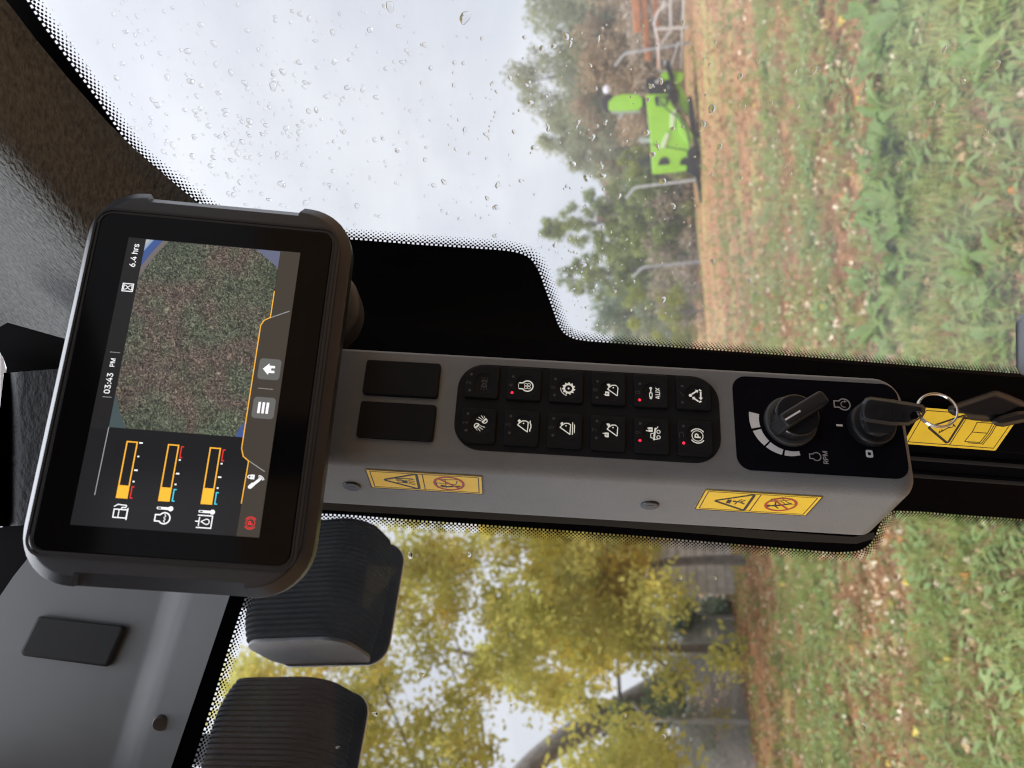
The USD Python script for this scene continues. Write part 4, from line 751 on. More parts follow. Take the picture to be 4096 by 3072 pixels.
gp = [('grass_tuft', blade_clump(26, 0.15, 0.004, rg), GR), ('grass_tuft', blade_clump(22, 0.20, 0.004, rg, 0.9), GR), ('straw_tuft', blade_clump(24, 0.14, 0.004, rg, 1.6), STR), ('weed_tuft', leafy_clump(20, 0.16, 0.09, rg), WEED)]
pl = []
while len(pl) < 19000:
    d = 3.0 * (36 / 3.0) ** (rg.random() ** 0.85); az = rg.uniform(-0.62, 0.62); x, y = d * math.sin(az), d * math.cos(az)
    g = meshkit.fbm(np.array([[x * 0.22, y * 0.55, 3.0]]), 3, 9)[0]
    band = 1.0 if d < 15 else (0.5 if d < 24 else 0.25)
    if rg.random() > band * (0.35 + 1.3 * max(0, g - 0.3)): continue
    k = int(rg.choice([0, 1, 2, 3], p=[0.2, 0.14, 0.34, 0.32] if g > 0.5 else [0.1, 0.06, 0.66, 0.18]))
    pl.append((k, x, y, gz(x, y) - 0.01, rg.uniform(0, 6.28), rg.normal(0, 0.12), rg.uniform(0.5, 1.25)))
instancer('grass', gp, pl, 'patchy weedy grass and dry straw over the field', 'grass')
def fallen(L, W, rg, curl):
    t = np.linspace(0, 1, 5); v = []
    for a in t:
        w = W * math.sin(math.pi * min(1, a * 0.9 + 0.08)) ; z = curl * L * (a - 0.5) ** 2 * 2
        v += [(a * L - L / 2, -w / 2, z + curl * 0.012), (a * L - L / 2, 0, z), (a * L - L / 2, w / 2, z + curl * 0.012)]
    f = []
    for i in range(4):
        for j in range(2): q0 = i * 3 + j; f += [[q0, q0 + 3, q0 + 4], [q0, q0 + 4, q0 + 1]]
    return np.array(v), np.array(f)
LV = [leafmat('fallen_tan', [(0, (0.50, 0.35, 0.19)), (1, (0.62, 0.47, 0.30))], 0.1, 0.5, 2.0), leafmat('fallen_pale', [(0, (0.66, 0.56, 0.40)), (1, (0.78, 0.70, 0.56))], 0.1, 0.5, 2.0), leafmat('fallen_orange', [(0, (0.50, 0.21, 0.05)), (1, (0.60, 0.33, 0.10))], 0.1, 0.5, 2.0), leafmat('fallen_yellow', [(0, (0.62, 0.48, 0.09)), (1, (0.70, 0.60, 0.18))], 0.1, 0.5, 2.0), leafmat('fallen_brown', [(0, (0.20, 0.12, 0.07)), (1, (0.30, 0.19, 0.11))], 0.1, 0.5, 2.0)]
lp = [('fallen_leaf', fallen(0.085, 0.06, rg, 0.8), m_) for m_ in LV]; pl = []
for i in range(9000):
    d = 3.0 * (34 / 3.0) ** (rg.random() ** 0.9); az = rg.uniform(-0.62, 0.62) if rg.random() < 0.6 else rg.uniform(-0.62, 0.1); x, y = d * math.sin(az), d * math.cos(az)
    pl.append((int(rg.choice(5, p=[0.42, 0.30, 0.05, 0.03, 0.20])), x, y, gz(x, y) + rg.uniform(0.01, 0.06), rg.uniform(0, 6.28), rg.normal(0, 0.5), rg.uniform(0.5, 1.25)))
instancer('fallen_leaves', lp, pl, 'scattered tan, orange and pale fallen leaves', 'fallen leaves')

# big leafy weeds
WL_ = leafmat('broad_weed_leaf', [(0.2, (0.13, 0.20, 0.045)), (0.42, (0.37, 0.44, 0.15)), (0.8, (0.72, 0.74, 0.54))], 0.28, 0.8, 1.6, rough=0.36)
def broad_leaf(L, W, rise, droop, rg):
    N = 9; v = []; f = []
    for i in range(N):
        a = i / (N - 1); w = W * (math.sin(math.pi * a ** 0.75) ** 0.8 if 0 < a < 1 else 0.02) + (0.006 if a < 0.15 else 0); x = L * a * (1 - 0.15 * droop * a); z = L * (rise * a - droop * a * a)
        wv = 0.012 * math.sin(a * 14 + rg.uniform(0, 2))
        for j, s in enumerate((-1, -0.5, 0, 0.5, 1)): v.append((x, s * w / 2 * (1 + 0.12 * math.sin(a * 17 + j)), z + abs(s) * w * 0.22 + (wv if abs(s) == 1 else 0)))
    for i in range(N - 1):
        for j in range(4): q0 = i * 5 + j; f += [[q0, q0 + 5, q0 + 6], [q0, q0 + 6, q0 + 1]]
    return np.array(v), np.array(f)
def make_weed(path, seed, nl):
    rg = np.random.default_rng(seed)
    for i in range(nl):
        L = rg.uniform(0.16, 0.33); m = broad_leaf(L, L * rg.uniform(0.28, 0.46), rg.uniform(0.5, 1.5), rg.uniform(0.5, 1.2), rg); a = i * 2.4 + rg.uniform(-0.4, 0.4); ca, sa = math.cos(a), math.sin(a); v = m[0]
        r0 = rg.uniform(0, 0.08); v = np.c_[(v[:, 0] + r0) * ca - v[:, 1] * sa, (v[:, 0] + r0) * sa + v[:, 1] * ca, v[:, 2] + rg.uniform(0, 0.05)]
        usdkit.mesh(stage, path + '/' + numbered(path, 'leaf'), (v, m[1]), WL_, smooth=True)
for k in range(4):
    c_ = stage.CreateClassPrim(f'/World/weed_class_{k + 1:03d}'); make_weed(str(c_.GetPath()), 50 + k, 24)
weeds = [(1925, 70, 1.0), (1960, 20, 1.1), (1905, 130, 0.8), (2110, 60, 1.0), (2170, 110, 1.1), (2200, 40, 1.0), (1925, 250, 1.0), (1945, 310, 1.1), (1905, 345, 1.0), (1960, 360, 0.9), (1985, 400, 1.0), (1940, 430, 1.1), (1975, 470, 1.0), (1920, 500, 0.9), (1990, 520, 1.0), (1955, 560, 1.0), (2010, 590, 0.9), (1945, 620, 1.0), (1985, 650, 1.0), (1915, 690, 0.9), (1945, 740, 0.9), (2130, 560, 0.9), (2155, 610, 1.0), (2185, 660, 1.0), (2205, 700, 1.0), (2165, 730, 0.9), (1900, 420, 0.8), (1880, 600, 0.8), (2020, 380, 0.7), (1890, 20, 0.8), (1820, 120, 0.7), (1800, 200, 0.6), (2110, 700, 0.8), (2205, 560, 0.9)]
rg = np.random.default_rng(77)
ORD = ['first', 'second', 'third', 'fourth', 'fifth', 'sixth', 'seventh', 'eighth', 'ninth', 'tenth', 'eleventh', 'twelfth', 'thirteenth', 'fourteenth', 'fifteenth', 'sixteenth', 'seventeenth', 'eighteenth', 'nineteenth', 'twentieth', 'twenty first', 'twenty second']
wrow = lambda q: 'farthest' if q[0] < 1910 else ('middle' if q[0] < 2050 else 'nearest')
wlab = {}
for rname in ('farthest', 'middle', 'nearest'):
    for k_, q in enumerate(sorted([q for q in weeds if wrow(q) == rname], key=lambda q: q[1])): wlab[q] = f'broad leaved green weed, {ORD[k_]} from the top edge in the {rname} row'
for i, (dx, dy, s) in enumerate(weeds):
    g = ground_at(dx, dy); p = '/World/' + numbered('/World', 'leafy_weed'); x = UsdGeom.Xform.Define(stage, p)
    x.AddTranslateOp().Set(Gf.Vec3d(g[0], g[1], gz(g[0], g[1]) - 0.02)); x.AddRotateZOp().Set(float(rg.uniform(0, 360))); x.AddScaleOp().Set(Gf.Vec3f(*([s * float(rg.uniform(0.85, 1.15)) * (0.82 if dx > 2050 else 1.05)] * 3)))
    x.GetPrim().GetReferences().AddInternalReference(Sdf.Path(f'/World/weed_class_{i % 4 + 1:03d}')); x.GetPrim().SetInstanceable(True)
    tag(x.GetPrim(), wlab[weeds[i]], 'weed', 'broad leaved weeds in the near field')

# ================================================================== trees, shrubs
BARK = mat('grey_bark', (0.16, 0.14, 0.125), 0.9, col2=(0.09, 0.075, 0.065), scale=6, detail=5, bump=0.6, bscale=18, bdist=0.03)
def foliage(centres, radii, count, size, rg, flat=1.0, shell_=0.45):
    """leaf-sized faces spread through clumps"""
    centres = np.asarray(centres); radii = np.asarray(radii); w = radii ** 2.2; idx = rg.choice(len(centres), count, p=w / w.sum())
    d = rg.normal(size=(count, 3)); d /= np.linalg.norm(d, axis=1, keepdims=True); r = radii[idx] * (shell_ + (1 - shell_) * rg.random(count)) * rg.uniform(0.55, 1.15, count)
    p = centres[idx] + d * r[:, None] * [1, 1, flat]
    a = rg.normal(size=(count, 3)); a /= np.linalg.norm(a, axis=1, keepdims=True); b = np.cross(a, rg.normal(size=(count, 3))); b /= np.linalg.norm(b, axis=1, keepdims=True)
    s = size * rg.uniform(0.6, 1.4, (count, 1)); v = np.stack([p - a * s, p + b * s * 0.45, p + a * s, p - b * s * 0.45], 1).reshape(-1, 3); k = np.arange(count) * 4
    return v, np.vstack([np.stack([k, k + 1, k + 2], 1), np.stack([k, k + 2, k + 3], 1)])
def tree(name, label, cat, base, H, W, nclump, count, leaf, material, seed, trunk_r=0.15, bottom=0.15, spire=False, lean=(0, 0), group=None, crad=0.16, twigs=True):
    rg = np.random.default_rng(seed); t = thing(name, label, cat, base, group); base = np.asarray(base, float); cs, rs, limbs = [], [], []
    top = base + [lean[0], lean[1], H * 0.93]
    trunk = [base + (top - base) * a + rg.normal(0, 0.012 * H, 3) * [1, 1, 0] * (a > 0) for a in np.linspace(0, 1, 7)]
    for i in range(nclump):
        a = bottom + (1 - bottom) * rg.random() ** (0.9 if not spire else 1.3); ang = rg.uniform(0, 6.28)
        prof_ = (math.sin(math.pi * min(1, max(0.02, (a - bottom) / (1 - bottom) * 0.86 + 0.14))) ** 0.7) if not spire else (1.05 - a) ** 0.8
        r = W / 2 * prof_ * math.sqrt(rg.random()) ; ax = base + (top - base) * a
        c = ax + np.array([math.cos(ang) * r, math.sin(ang) * r, rg.normal(0, 0.03) * H + (0.12 * r if spire else 0)]); cs.append(c); rs.append(crad * W * rg.uniform(0.5, 1.2) * (0.6 + 0.4 * prof_))
        if i % 2 == 0 and twigs:
            a0 = max(0.08, a - 0.22); s_ = base + (top - base) * a0; mid = (s_ + c) / 2 + [0, 0, 0.04 * H]
            limbs.append(tube([s_, mid, c], [trunk_r * 0.35 * (1.1 - a), trunk_r * 0.22 * (1.1 - a), 0.008], 5))
    part(t, 'trunk', tube(trunk, [trunk_r * (1 - 0.85 * a) for a in np.linspace(0, 1, 7)], 8), BARK, smooth=60)
    if limbs: part(t, 'limbs', limbs, BARK, smooth=60)
    part(t, 'crown', foliage(cs, rs, int(count * 0.7), leaf * 1.08, rg), material, smooth=False)
    return t
F_SAGE = leafmat('sage_foliage', [(0.25, (0.27, 0.28, 0.17)), (0.5, (0.42, 0.43, 0.27)), (0.78, (0.58, 0.57, 0.37))], 0.35, 0.5, 0.5)
F_RUST = leafmat('rusty_foliage', [(0.25, (0.30, 0.22, 0.13)), (0.5, (0.48, 0.34, 0.19)), (0.78, (0.56, 0.46, 0.25))], 0.3, 0.5, 0.5)
F_CON = leafmat('conifer_foliage', [(0.2, (0.20, 0.24, 0.08)), (0.5, (0.36, 0.40, 0.14)), (0.8, (0.52, 0.53, 0.20))], 0.3, 0.5, 0.5)
F_DARK = leafmat('dark_green_foliage', [(0.2, (0.17, 0.22, 0.13)), (0.6, (0.30, 0.35, 0.22)), (0.9, (0.42, 0.46, 0.30))], 0.3, 0.5, 0.6)
F_YG = leafmat('yellow_green_foliage', [(0.2, (0.208, 0.234, 0.039)), (0.5, (0.351, 0.364, 0.065)), (0.8, (0.520, 0.455, 0.098))], 0.4, 0.5, 0.8)
F_AUT = leafmat('autumn_foliage', [(0.2, (0.46, 0.44, 0.11)), (0.40, (0.66, 0.54, 0.12)), (0.55, (0.82, 0.58, 0.09)), (0.72, (0.83, 0.48, 0.08)), (0.9, (0.74, 0.35, 0.09))], 0.55, 0.6, 0.9)
F_GOLD = leafmat('golden_foliage', [(0.2, (0.66, 0.57, 0.09)), (0.5, (0.84, 0.64, 0.07)), (0.85, (0.84, 0.50, 0.09))], 0.55, 0.5, 0.9)
F_TWIG = leafmat('bare_brown_twigs', [(0.2, (0.34, 0.27, 0.20)), (0.6, (0.52, 0.42, 0.30)), (0.9, (0.64, 0.53, 0.39))], 0.1, 0.6, 1.0)
def put(dy, dist, dx=1300):                              # ground point behind picture row dy at a distance
    p = at_dist(dx, dy, dist); return np.array([p[0], p[1], gz(p[0], p[1]) - 0.03])
def height_for(dx, dy, dist): return at_dist(dx, dy, dist)[2]
def ptree(name, label, cat, dy, topx, dist, W, nclump, count, leaf, material, seed, **kw):
    k_ = (dist + 6) / dist if dy < 900 else 1.0; W *= k_; dist *= k_; b = put(dy, dist); H = height_for(topx, dy, dist) - b[2]; return tree(name, label, cat, b, H, W, nclump, count, leaf, material, seed, **kw)
ptree('broadleaf_tree', 'broad grey green tree at the far right behind the orange beams', 'tree', -40, 1120, 42, 9.0, 60, 24000, 0.11, F_SAGE, 1)
ptree('broadleaf_tree', 'grey green tree behind the upright chute of the green machine', 'tree', 150, 1088, 44, 7.0, 60, 24000, 0.11, F_SAGE, 2)
ptree('broadleaf_tree', 'smaller olive tree just left of the green machine, beside the house', 'tree', 285, 1150, 46, 6.0, 56, 20000, 0.11, F_SAGE, 3)
ptree('autumn_tree', 'rusty brown tree behind the green machine', 'tree', 215, 1235, 39, 6.0, 30, 9000, 0.11, F_RUST, 4, bottom=0.05)
ptree('autumn_tree', 'rusty brown bushy tree between the orange beams and the chute', 'tree', 70, 1235, 38, 6.5, 30, 9000, 0.11, F_RUST, 5, bottom=0.05)
ptree('conifer', 'tall yellow green conifer with ragged upright branches', 'conifer tree', 480, 1150, 34, 6.0, 190, 30000, 0.085, F_CON, 6, spire=True, bottom=0.03, crad=0.075, trunk_r=0.12)
ptree('conifer', 'narrower green conifer next to the cab post', 'conifer tree', 590, 1180, 36, 5.4, 150, 22000, 0.085, F_CON, 7, spire=True, bottom=0.03, crad=0.08, trunk_r=0.1)
ptree('broadleaf_tree', 'thin dark tree behind the house roof', 'tree', 355, 1225, 66, 5.0, 20, 5000, 0.13, F_DARK, 8)
ptree('broadleaf_tree', 'low dark grey green tree beside the cab post', 'tree', 680, 1255, 40, 5.0, 30, 8000, 0.10, F_DARK, 9)
ptree('shrub', 'yellow green shrub beside the cab post in front of dark trees', 'shrub', 690, 1325, 29, 3.0, 20, 6000, 0.07, F_YG, 10, trunk_r=0.05, bottom=0.0)
ptree('shrub', 'ochre shrub behind the green machine body', 'shrub', 345, 1330, 33, 2.6, 16, 4500, 0.07, F_YG, 11, trunk_r=0.05, bottom=0.0)
for k, (dy, topx, dist, lab) in enumerate(((430, 1395, 33, 'brown leafless shrub behind the fence below the house'), (540, 1395, 32, 'brown leafless shrub behind the fence below the tall conifer'), (640, 1410, 31, 'brown leafless shrub behind the fence near the cab post'), (0, 1330, 34, 'brown leafless shrub behind the pale gate'), (100, 1330, 35, 'brown leafless shrub between gate and green machine'), (215, 1345, 36, 'brown leafless shrub behind the green machine hopper'))):
    ptree('bare_shrub', lab, 'shrub', dy, topx, dist, 4.2, 22, 3800, 0.08, F_TWIG, 20 + k, trunk_r=0.04, bottom=0.0, group=None)
for k, (dy, topx, dist, W_, F_, lab) in enumerate(((-10, 1290, 50, 9, F_SAGE, 'olive tree far back behind the pale gate'), (110, 1240, 52, 9, F_SAGE, 'olive tree far back between the gate and the green machine'), (230, 1225, 54, 9, F_CON, 'olive tree far back behind the green machine'), (330, 1262, 50, 7, F_RUST, 'brown tinged tree far back left of the green machine'), (560, 1310, 48, 8, F_CON, 'low green tree far back between the conifers'), (700, 1318, 46, 8, F_SAGE, 'low olive tree far back beside the cab post'), (430, 1345, 46, 6, F_DARK, 'low dark tree far back below the house roof'))):
    ptree('broadleaf_tree', lab, 'tree', dy, topx, dist, W_, 60, 18000, 0.13, F_, 60 + k, bottom=0.02, crad=0.17)
# left of the post: the large autumn tree with its leaning trunk
big = thing('autumn_tree', 'large yellow and olive autumn tree with a thick leaning grey trunk', 'tree', put(1405, 26.4))
rgt = np.random.default_rng(91)
tp = [at_dist(x, y, d) for x, y, d in ((1590, 1405, 26.4), (1530, 1425, 26.2), (1440, 1475, 26.0), (1340, 1530, 25.6), (1230, 1590, 25.2), (1150, 1650, 25.0), (1060, 1760, 24.8), (960, 1900, 24.6))]
tp[0][2] = 0.2
part(big, 'trunk', tube(smoothline(tp, 30), np.linspace(0.44, 0.30, 30), 12), mat('pale_trunk_bark', (0.20, 0.18, 0.168), 0.9, col2=(0.10, 0.088, 0.08), scale=4, detail=5, bump=0.6, bscale=9, bdist=0.05), smooth=60)
trunkline = LineString([(1600, 1400), (1530, 1425), (1440, 1475), (1340, 1530), (1230, 1590), (1150, 1650), (1060, 1760)])
limbs, cs, rs = [], [], []
for i in range(300):
    dx, dy = rgt.uniform(480, 1470), rgt.uniform(1080, 1900); d = rgt.uniform(15.0, 19.5)
    if dx < 850 - (dy - 1150) * 0.95 + rgt.uniform(-60, 60): continue
    if trunkline.distance(Point(dx, dy)) < 85: continue
    c = at_dist(dx, dy, d); s0 = tp[min(7, max(2, int((1540 - dx) / 90)))]; cs.append(c); rs.append(rgt.uniform(0.35, 0.95))
    if i % 16 == 0: limbs.append(tube([s0, (s0 + c) / 2 + [0, 0, -0.3], c], [0.08, 0.04, 0.01], 6))
for pts_ in (((1480, 1530), (1400, 1545), (1300, 1590)), ((1480, 1640), (1400, 1625), (1320, 1640)), ((1310, 1545), (1200, 1480), (1100, 1440), (960, 1400))):
    limbs.append(tube(smoothline([at_dist(x, y, 25.0) for x, y in pts_], 12), np.linspace(0.17, 0.07, 12), 7))
part(big, 'limbs', limbs, BARK, smooth=60)
part(big, 'crown', foliage(cs, rs * 1.0 if False else [r_ * 1.15 for r_ in rs], 54000, 0.08, rgt, shell_=0.2), F_AUT, smooth=False)
ptree('autumn_tree', 'golden bush like tree close beside the left edge of the console', 'tree', 1215, 1120, 19.5, 5.2, 60, 20000, 0.10, F_GOLD, 41, bottom=0.46, crad=0.13, twigs=False)
ptree('autumn_tree', 'orange flecked tree behind the leaning trunk', 'tree', 1400, 1000, 22.5, 7.5, 50, 12000, 0.11, F_AUT, 42, bottom=0.1, crad=0.13, twigs=False)
ptree('broadleaf_tree', 'dark green tree showing through gaps low on the far left', 'tree', 1560, 1300, 24, 4.0, 30, 8000, 0.08, F_DARK, 43, bottom=0.0)
ptree('broadleaf_tree', 'dark green tree behind the autumn tree in the middle of the left window', 'tree', 1330, 1260, 26, 3.6, 26, 7000, 0.09, F_DARK, 44, bottom=0.0)
# grey brushwood heap and block
WOOD = mat('weathered_grey_wood', (0.46, 0.43, 0.41), 0.9, col2=(0.28, 0.26, 0.245), scale=5, detail=4)
heap = thing('brushwood_heap', 'long heap of grey weathered branches behind the field, left of the console', 'brushwood', put(1480, 23.0))
rgh = np.random.default_rng(12); br_ = []
for i in range(1300):
    dy = rgh.uniform(1285, 1720); dm = 28.5 - (dy - 1285) / 375 * 5.0; d = dm + rgh.uniform(-1.0, 1.0); b = put(dy, d, 1550); hmax = 2.0 + 1.1 * meshkit.fbm(np.array([[dy * 0.01, 0, 0]]), 2, 3)[0]; b[2] = 0.35 + rgh.uniform(0.0, hmax) * (0.45 + 0.55 * (d - dm + 1.0) / 2.0); a = rgh.uniform(0, 6.28); L = rgh.uniform(0.4, 1.3); dv = np.array([math.cos(a), math.sin(a) * 0.5, rgh.normal(0, 0.35)]) * L
    br_.append(tube([b - dv / 2, b + rgh.normal(0, 0.05, 3), b + dv / 2], [0.018, 0.02, 0.01], 4))
part(heap, 'branches', br_[:1000], WOOD, smooth=60, kind='stuff'); part(heap, 'branches', br_[1000:], F_TWIG, smooth=60, kind='stuff')
blk = at_dist(1590, 1236, 22.0)
def wall_block(name, label, cat, dyl, dyr, topx, dist, depth, material):
    a, b = put(dyl, dist), put(dyr, dist); h = height_for(topx, (dyl + dyr) / 2, dist); d = (b - a) / np.linalg.norm(b - a); nrm_ = np.array([-d[1], d[0], 0]); t = thing(name, label, cat, a); L = np.linalg.norm(b - a)
    W = lambda m: (a + np.asarray(m.vertices)[:, :1] * d + np.asarray(m.vertices)[:, 1:2] * nrm_ + np.asarray(m.vertices)[:, 2:3] * [0, 0, 1], m.faces)
    return t, W, L, h
t, W, L, h = wall_block('timber_shed', 'small grey boarded shed beside the console, left of the post', 'shed', 1285, 1150, 1428, 23.0, 2.0, WOOD)
nb = 9
for k in range(nb): part(t, 'board', W(boxm(0, 0.0 + (k % 2) * 0.01, k * h / nb + 0.004, L, 0.05 + (k % 2) * 0.01, (k + 1) * h / nb - 0.012)), WOOD, smooth=False)
part(t, 'back_frame', W(boxm(0.02, 0.07, 0.0, L - 0.02, 1.8, h - 0.03)), mat('shed_dark_wood', (0.10, 0.095, 0.09), 0.9), smooth=False)
part(t, 'roof', W(boxm(-0.06, -0.10, h, L + 0.1, 1.95, h + 0.05)), mat('shed_roof_felt', (0.22, 0.21, 0.21), 0.9), smooth=False)

# fence of cranked concrete posts
CONC = mat('pale_concrete', (0.36, 0.36, 0.375), 0.85, var=0.12, scale=6)
fen = thing('wire_fence', 'wire fence on pale concrete posts with cranked tops along the far edge', 'fence', put(575, 32))
fposts = [(-60, 34.0, -0.55), (90, 34.0, -0.55), (388, 33.5, -0.55), (566, 35.5, -0.55), (780, 34.0, -0.5), (1120, 27.0, 0.5), (1333, 24.5, 0.35), (1560, 22.5, 0.5), (1780, 21.0, 0.5)]
bases = []
for k, (dy, d, ar) in enumerate(fposts):
    b = put(dy, d, 1505 if dy < 900 else 1590); bases.append(b); h = 3.15; cr = np.array([-0.42 if dy < 900 else 0.42, 0.15, 0.55])
    tpt = b + [0, 0, h - 0.5]
    pts_ = [b + [0, 0, -0.1], b + [0, 0, 1.2], tpt, tpt + cr * 0.15 + [0, 0, 0.08], tpt + cr]
    part(fen, 'post', tube(pts_, [0.07, 0.066, 0.062, 0.058, 0.05], 4), CONC, smooth=False)
for hh in (0.25, 0.9, 1.6, 2.15):
    part(fen, 'wire', tube([b + [0.0, -0.06, hh] for b in bases], 0.006, 4), M['darksteel'], smooth=False)
dg = []
for b0, b1 in zip(bases[:-1], bases[1:]):
    Lf = np.linalg.norm(b1 - b0); m_ = int(Lf / 0.25)
    for i in range(-8, m_):
        for s in (0, 1):
            p0, p1 = (i / m_, (i + 8) / m_); za, zb = (0.1, 2.1) if s == 0 else (2.1, 0.1)
            if p0 < 0: za = za + (zb - za) * (-p0) / (p1 - p0); p0 = 0
            if p1 > 1: zb = za + (zb - za) * (1 - p0) / (p1 - p0); p1 = 1
            dg.append(tube([b0 + (b1 - b0) * p0 + [0, -0.06, za], b0 + (b1 - b0) * p1 + [0, -0.06, zb]], 0.003, 3))
part(fen, 'wire_netting', dg, M['darksteel'], smooth=False, kind='stuff', label='diamond wire netting')

net = usdkit.material(stage, '/World/Looks/grey_shade_net', {'d': ('diffuse_bsdf', {'color': (0.62, 0.60, 0.61)}), 'tl': ('translucent_bsdf', {'color': (0.5, 0.5, 0.5)}), 'a': ('mix_closure', {'fac': 0.4}), 't': ('transparent_bsdf', {'color': (1, 1, 1)}), 'g': ('geometry', {}), 'w': ('wave_texture', {'wave_type': 'bands', 'bands_direction': 'diagonal', 'scale': 9.0, 'distortion': 0.5}), 'mr': ('map_range', {'range_type': 'linear', 'from_min': 0.0, 'from_max': 1.0, 'to_min': 0.62, 'to_max': 0.92}), 'm': ('mix_closure', {})},
    [('d.BSDF', 'a.closure1'), ('tl.BSDF', 'a.closure2'), ('g.position', 'w.vector'), ('w.fac', 'mr.value'), ('mr.result', 'm.fac'), ('a.closure', 'm.closure1'), ('t.BSDF', 'm.closure2')], surface='m.closure')
for k in (6, 7):
    b0, b1 = bases[k], bases[k + 1]; off = np.array([0, -0.09, 0]); q = [b0 + off, b1 + off]; q2 = [a + [0, 0.006, 0] for a in q]; pts_ = np.array([x + [0, 0, z] for x in q + q2 for z in (0.03, 2.1)])
    part(fen, 'shade_net', trimesh.convex.convex_hull(pts_), net, smooth=False, label='grey shade netting on the fence')
# house behind the trees
HB = at_dist(1400, 405, 58); hb = np.array([HB[0], HB[1], 0]); hd_ = np.array([hb[0], hb[1], 0]) / np.linalg.norm(hb[:2]); hr = np.array([hd_[1], -hd_[0], 0])
house = thing('house', 'small pale house with a grey brown pitched roof behind the fence', 'house', hb)
HW = lambda m: (hb + np.asarray(m.vertices)[:, :1] * hr + np.asarray(m.vertices)[:, 1:2] * hd_ + np.asarray(m.vertices)[:, 2:3] * [0, 0, 1], m.faces)
er, ri = height_for(1378, 405, 58), height_for(1300, 405, 58)
part(house, 'wall', HW(boxm(-3.3, 0, 0, 3.3, 6, er)), mat('rendered_wall', (0.45, 0.42, 0.36), 0.9), smooth=False)
rp_ = prism_u([(-0.5, er), (3.0, ri), (6.5, er), (6.5, er - 0.15), (3.0, ri - 0.15), (-0.5, er - 0.15)], -3.7, 3.7)
roof = part(house, 'roof', HW(rp_), mat('grey_brown_tiles', (0.17, 0.145, 0.14), 0.85, var=0.15, scale=8), smooth=False)
for k in range(11):
    f_ = k / 11; part(roof, 'tile_course', HW(boxm(-3.68, -0.5 + 3.5 * f_, er + (ri - er) * f_ + 0.02, 3.68, -0.5 + 3.5 * (f_ + 0.085), er + (ri - er) * (f_ + 0.06) + 0.05)), mat('grey_brown_tile_course', (0.19, 0.16, 0.155), 0.85, var=0.2, scale=5) if k == 0 else '/World/Looks/grey_brown_tile_course', smooth=False)
part(house, 'chimney', HW(boxm(-2.2, 2.4, ri - 0.6, -1.6, 3.0, ri + 0.8)), mat('brick_chimney', (0.25, 0.15, 0.11), 0.9), smooth=False)
for k in range(2):
    wn = part(house, 'window', HW(boxm(-2.2 + k * 2.8, -0.03, 0.9, -1.0 + k * 2.8, 0.05, 2.1)), mat('window_dark', (0.03, 0.035, 0.04), 0.1) if k == 0 else '/World/Looks/window_dark', smooth=False)

def plane_rh(base, right, fw, dx, dy):
    r = ray_c(dx * DSC, dy * DSC) @ CAM.T; t = ((base - EYE) @ fw) / (r @ fw); p = EYE + r * t
    return float((p - base) @ right), float(p[2])
# orange steel beams and pale gate at the right edge
OR = mat('orange_timber', (0.42, 0.155, 0.05), 0.6, var=0.2, scale=3)
ob = put(20, 34.0); orr = np.array([ob[1], -ob[0], 0]) / np.linalg.norm(ob[:2]); ofw = np.array([ob[0], ob[1], 0]) / np.linalg.norm(ob[:2])
OW = lambda m: (ob + np.asarray(m.vertices)[:, :1] * orr + np.asarray(m.vertices)[:, 1:2] * ofw + np.asarray(m.vertices)[:, 2:3] * [0, 0, 1], m.faces)
def zat(dx): return height_for(dx, 20, 34.0)
s_ = 34.0 / 1555.0
stand = thing('beam_rack', 'open rack with long orange timber beams at the right edge of the field', 'rack', ob)
for k, (x0, x1, ye) in enumerate(((1365, 1381, 70), (1385, 1397, 122), (1411, 1421, 142))):
    part(stand, 'beam', OW(boxm(-(ye - 20) * s_, k * 0.12, zat(x1), 3.5, k * 0.12 + 0.22, zat(x0), 0.02)), OR, smooth=20)
part(stand, 'dark_load', OW(boxm(0.2, 0.30, zat(1411), 3.4, 0.8, zat(1386), 0.02)), mat('dark_load', (0.05, 0.04, 0.04), 0.8), smooth=20)
for x_ in (0.4, 3.0): part(stand, 'rack_post', OW(boxm(x_, 0.85, 0, x_ + 0.14, 1.0, zat(1360), 0.01)), WOOD, smooth=20)
gb = put(60, 32.0); GWH = mat('pale_painted_steel', (0.46, 0.42, 0.40), 0.6, var=0.08, scale=5)
gr_ = np.array([gb[1], -gb[0], 0]) / np.linalg.norm(gb[:2]); gs = 32.0 / 1555.0
gate = thing('pale_gate', 'pale welded tube gate with rounded corners and diagonal braces', 'gate', gb)
zt, zb_ = height_for(1418, 60, 32.0), 0.25
gfw = np.array([gb[0], gb[1], 0]) / np.linalg.norm(gb[:2])
def GT(pts_, r=0.055):
    q = [plane_rh(gb, gr_, gfw, dx, y) for y, dx in pts_]
    return tube([gb + gr_ * a + [0, 0, max(b, -0.05)] for a, b in q], r, 8)
zz = lambda dx: dx
part(gate, 'top_rail', GT([(154, zz(1424)), (105, zz(1421)), (90, zz(1420))]), GWH, smooth=60)
part(gate, 'top_rail', GT([(88, zz(1421)), (70, zz(1416)), (50, zz(1412)), (25, zz(1420)), (12, zz(1436)), (4, zz(1450)), (-60, zz(1450))]), GWH, smooth=60)
part(gate, 'end_post', GT([(154, zz(1423)), (154, zz(1448))]), GWH, smooth=60)
part(gate, 'post', GT([(63, zz(1415)), (58, zz(1485))], 0.07), GWH, smooth=60)
part(gate, 'mid_rail', GT([(60, zz(1448)), (-60, zz(1446))]), GWH, smooth=60)
part(gate, 'brace', GT([(150, zz(1447)), (90, zz(1465))], 0.045), GWH, smooth=60)
part(gate, 'brace', GT([(100, zz(1424)), (66, zz(1448))], 0.045), GWH, smooth=60)
part(gate, 'brace', GT([(20, zz(1428)), (0, zz(1436))], 0.045), GWH, smooth=60)
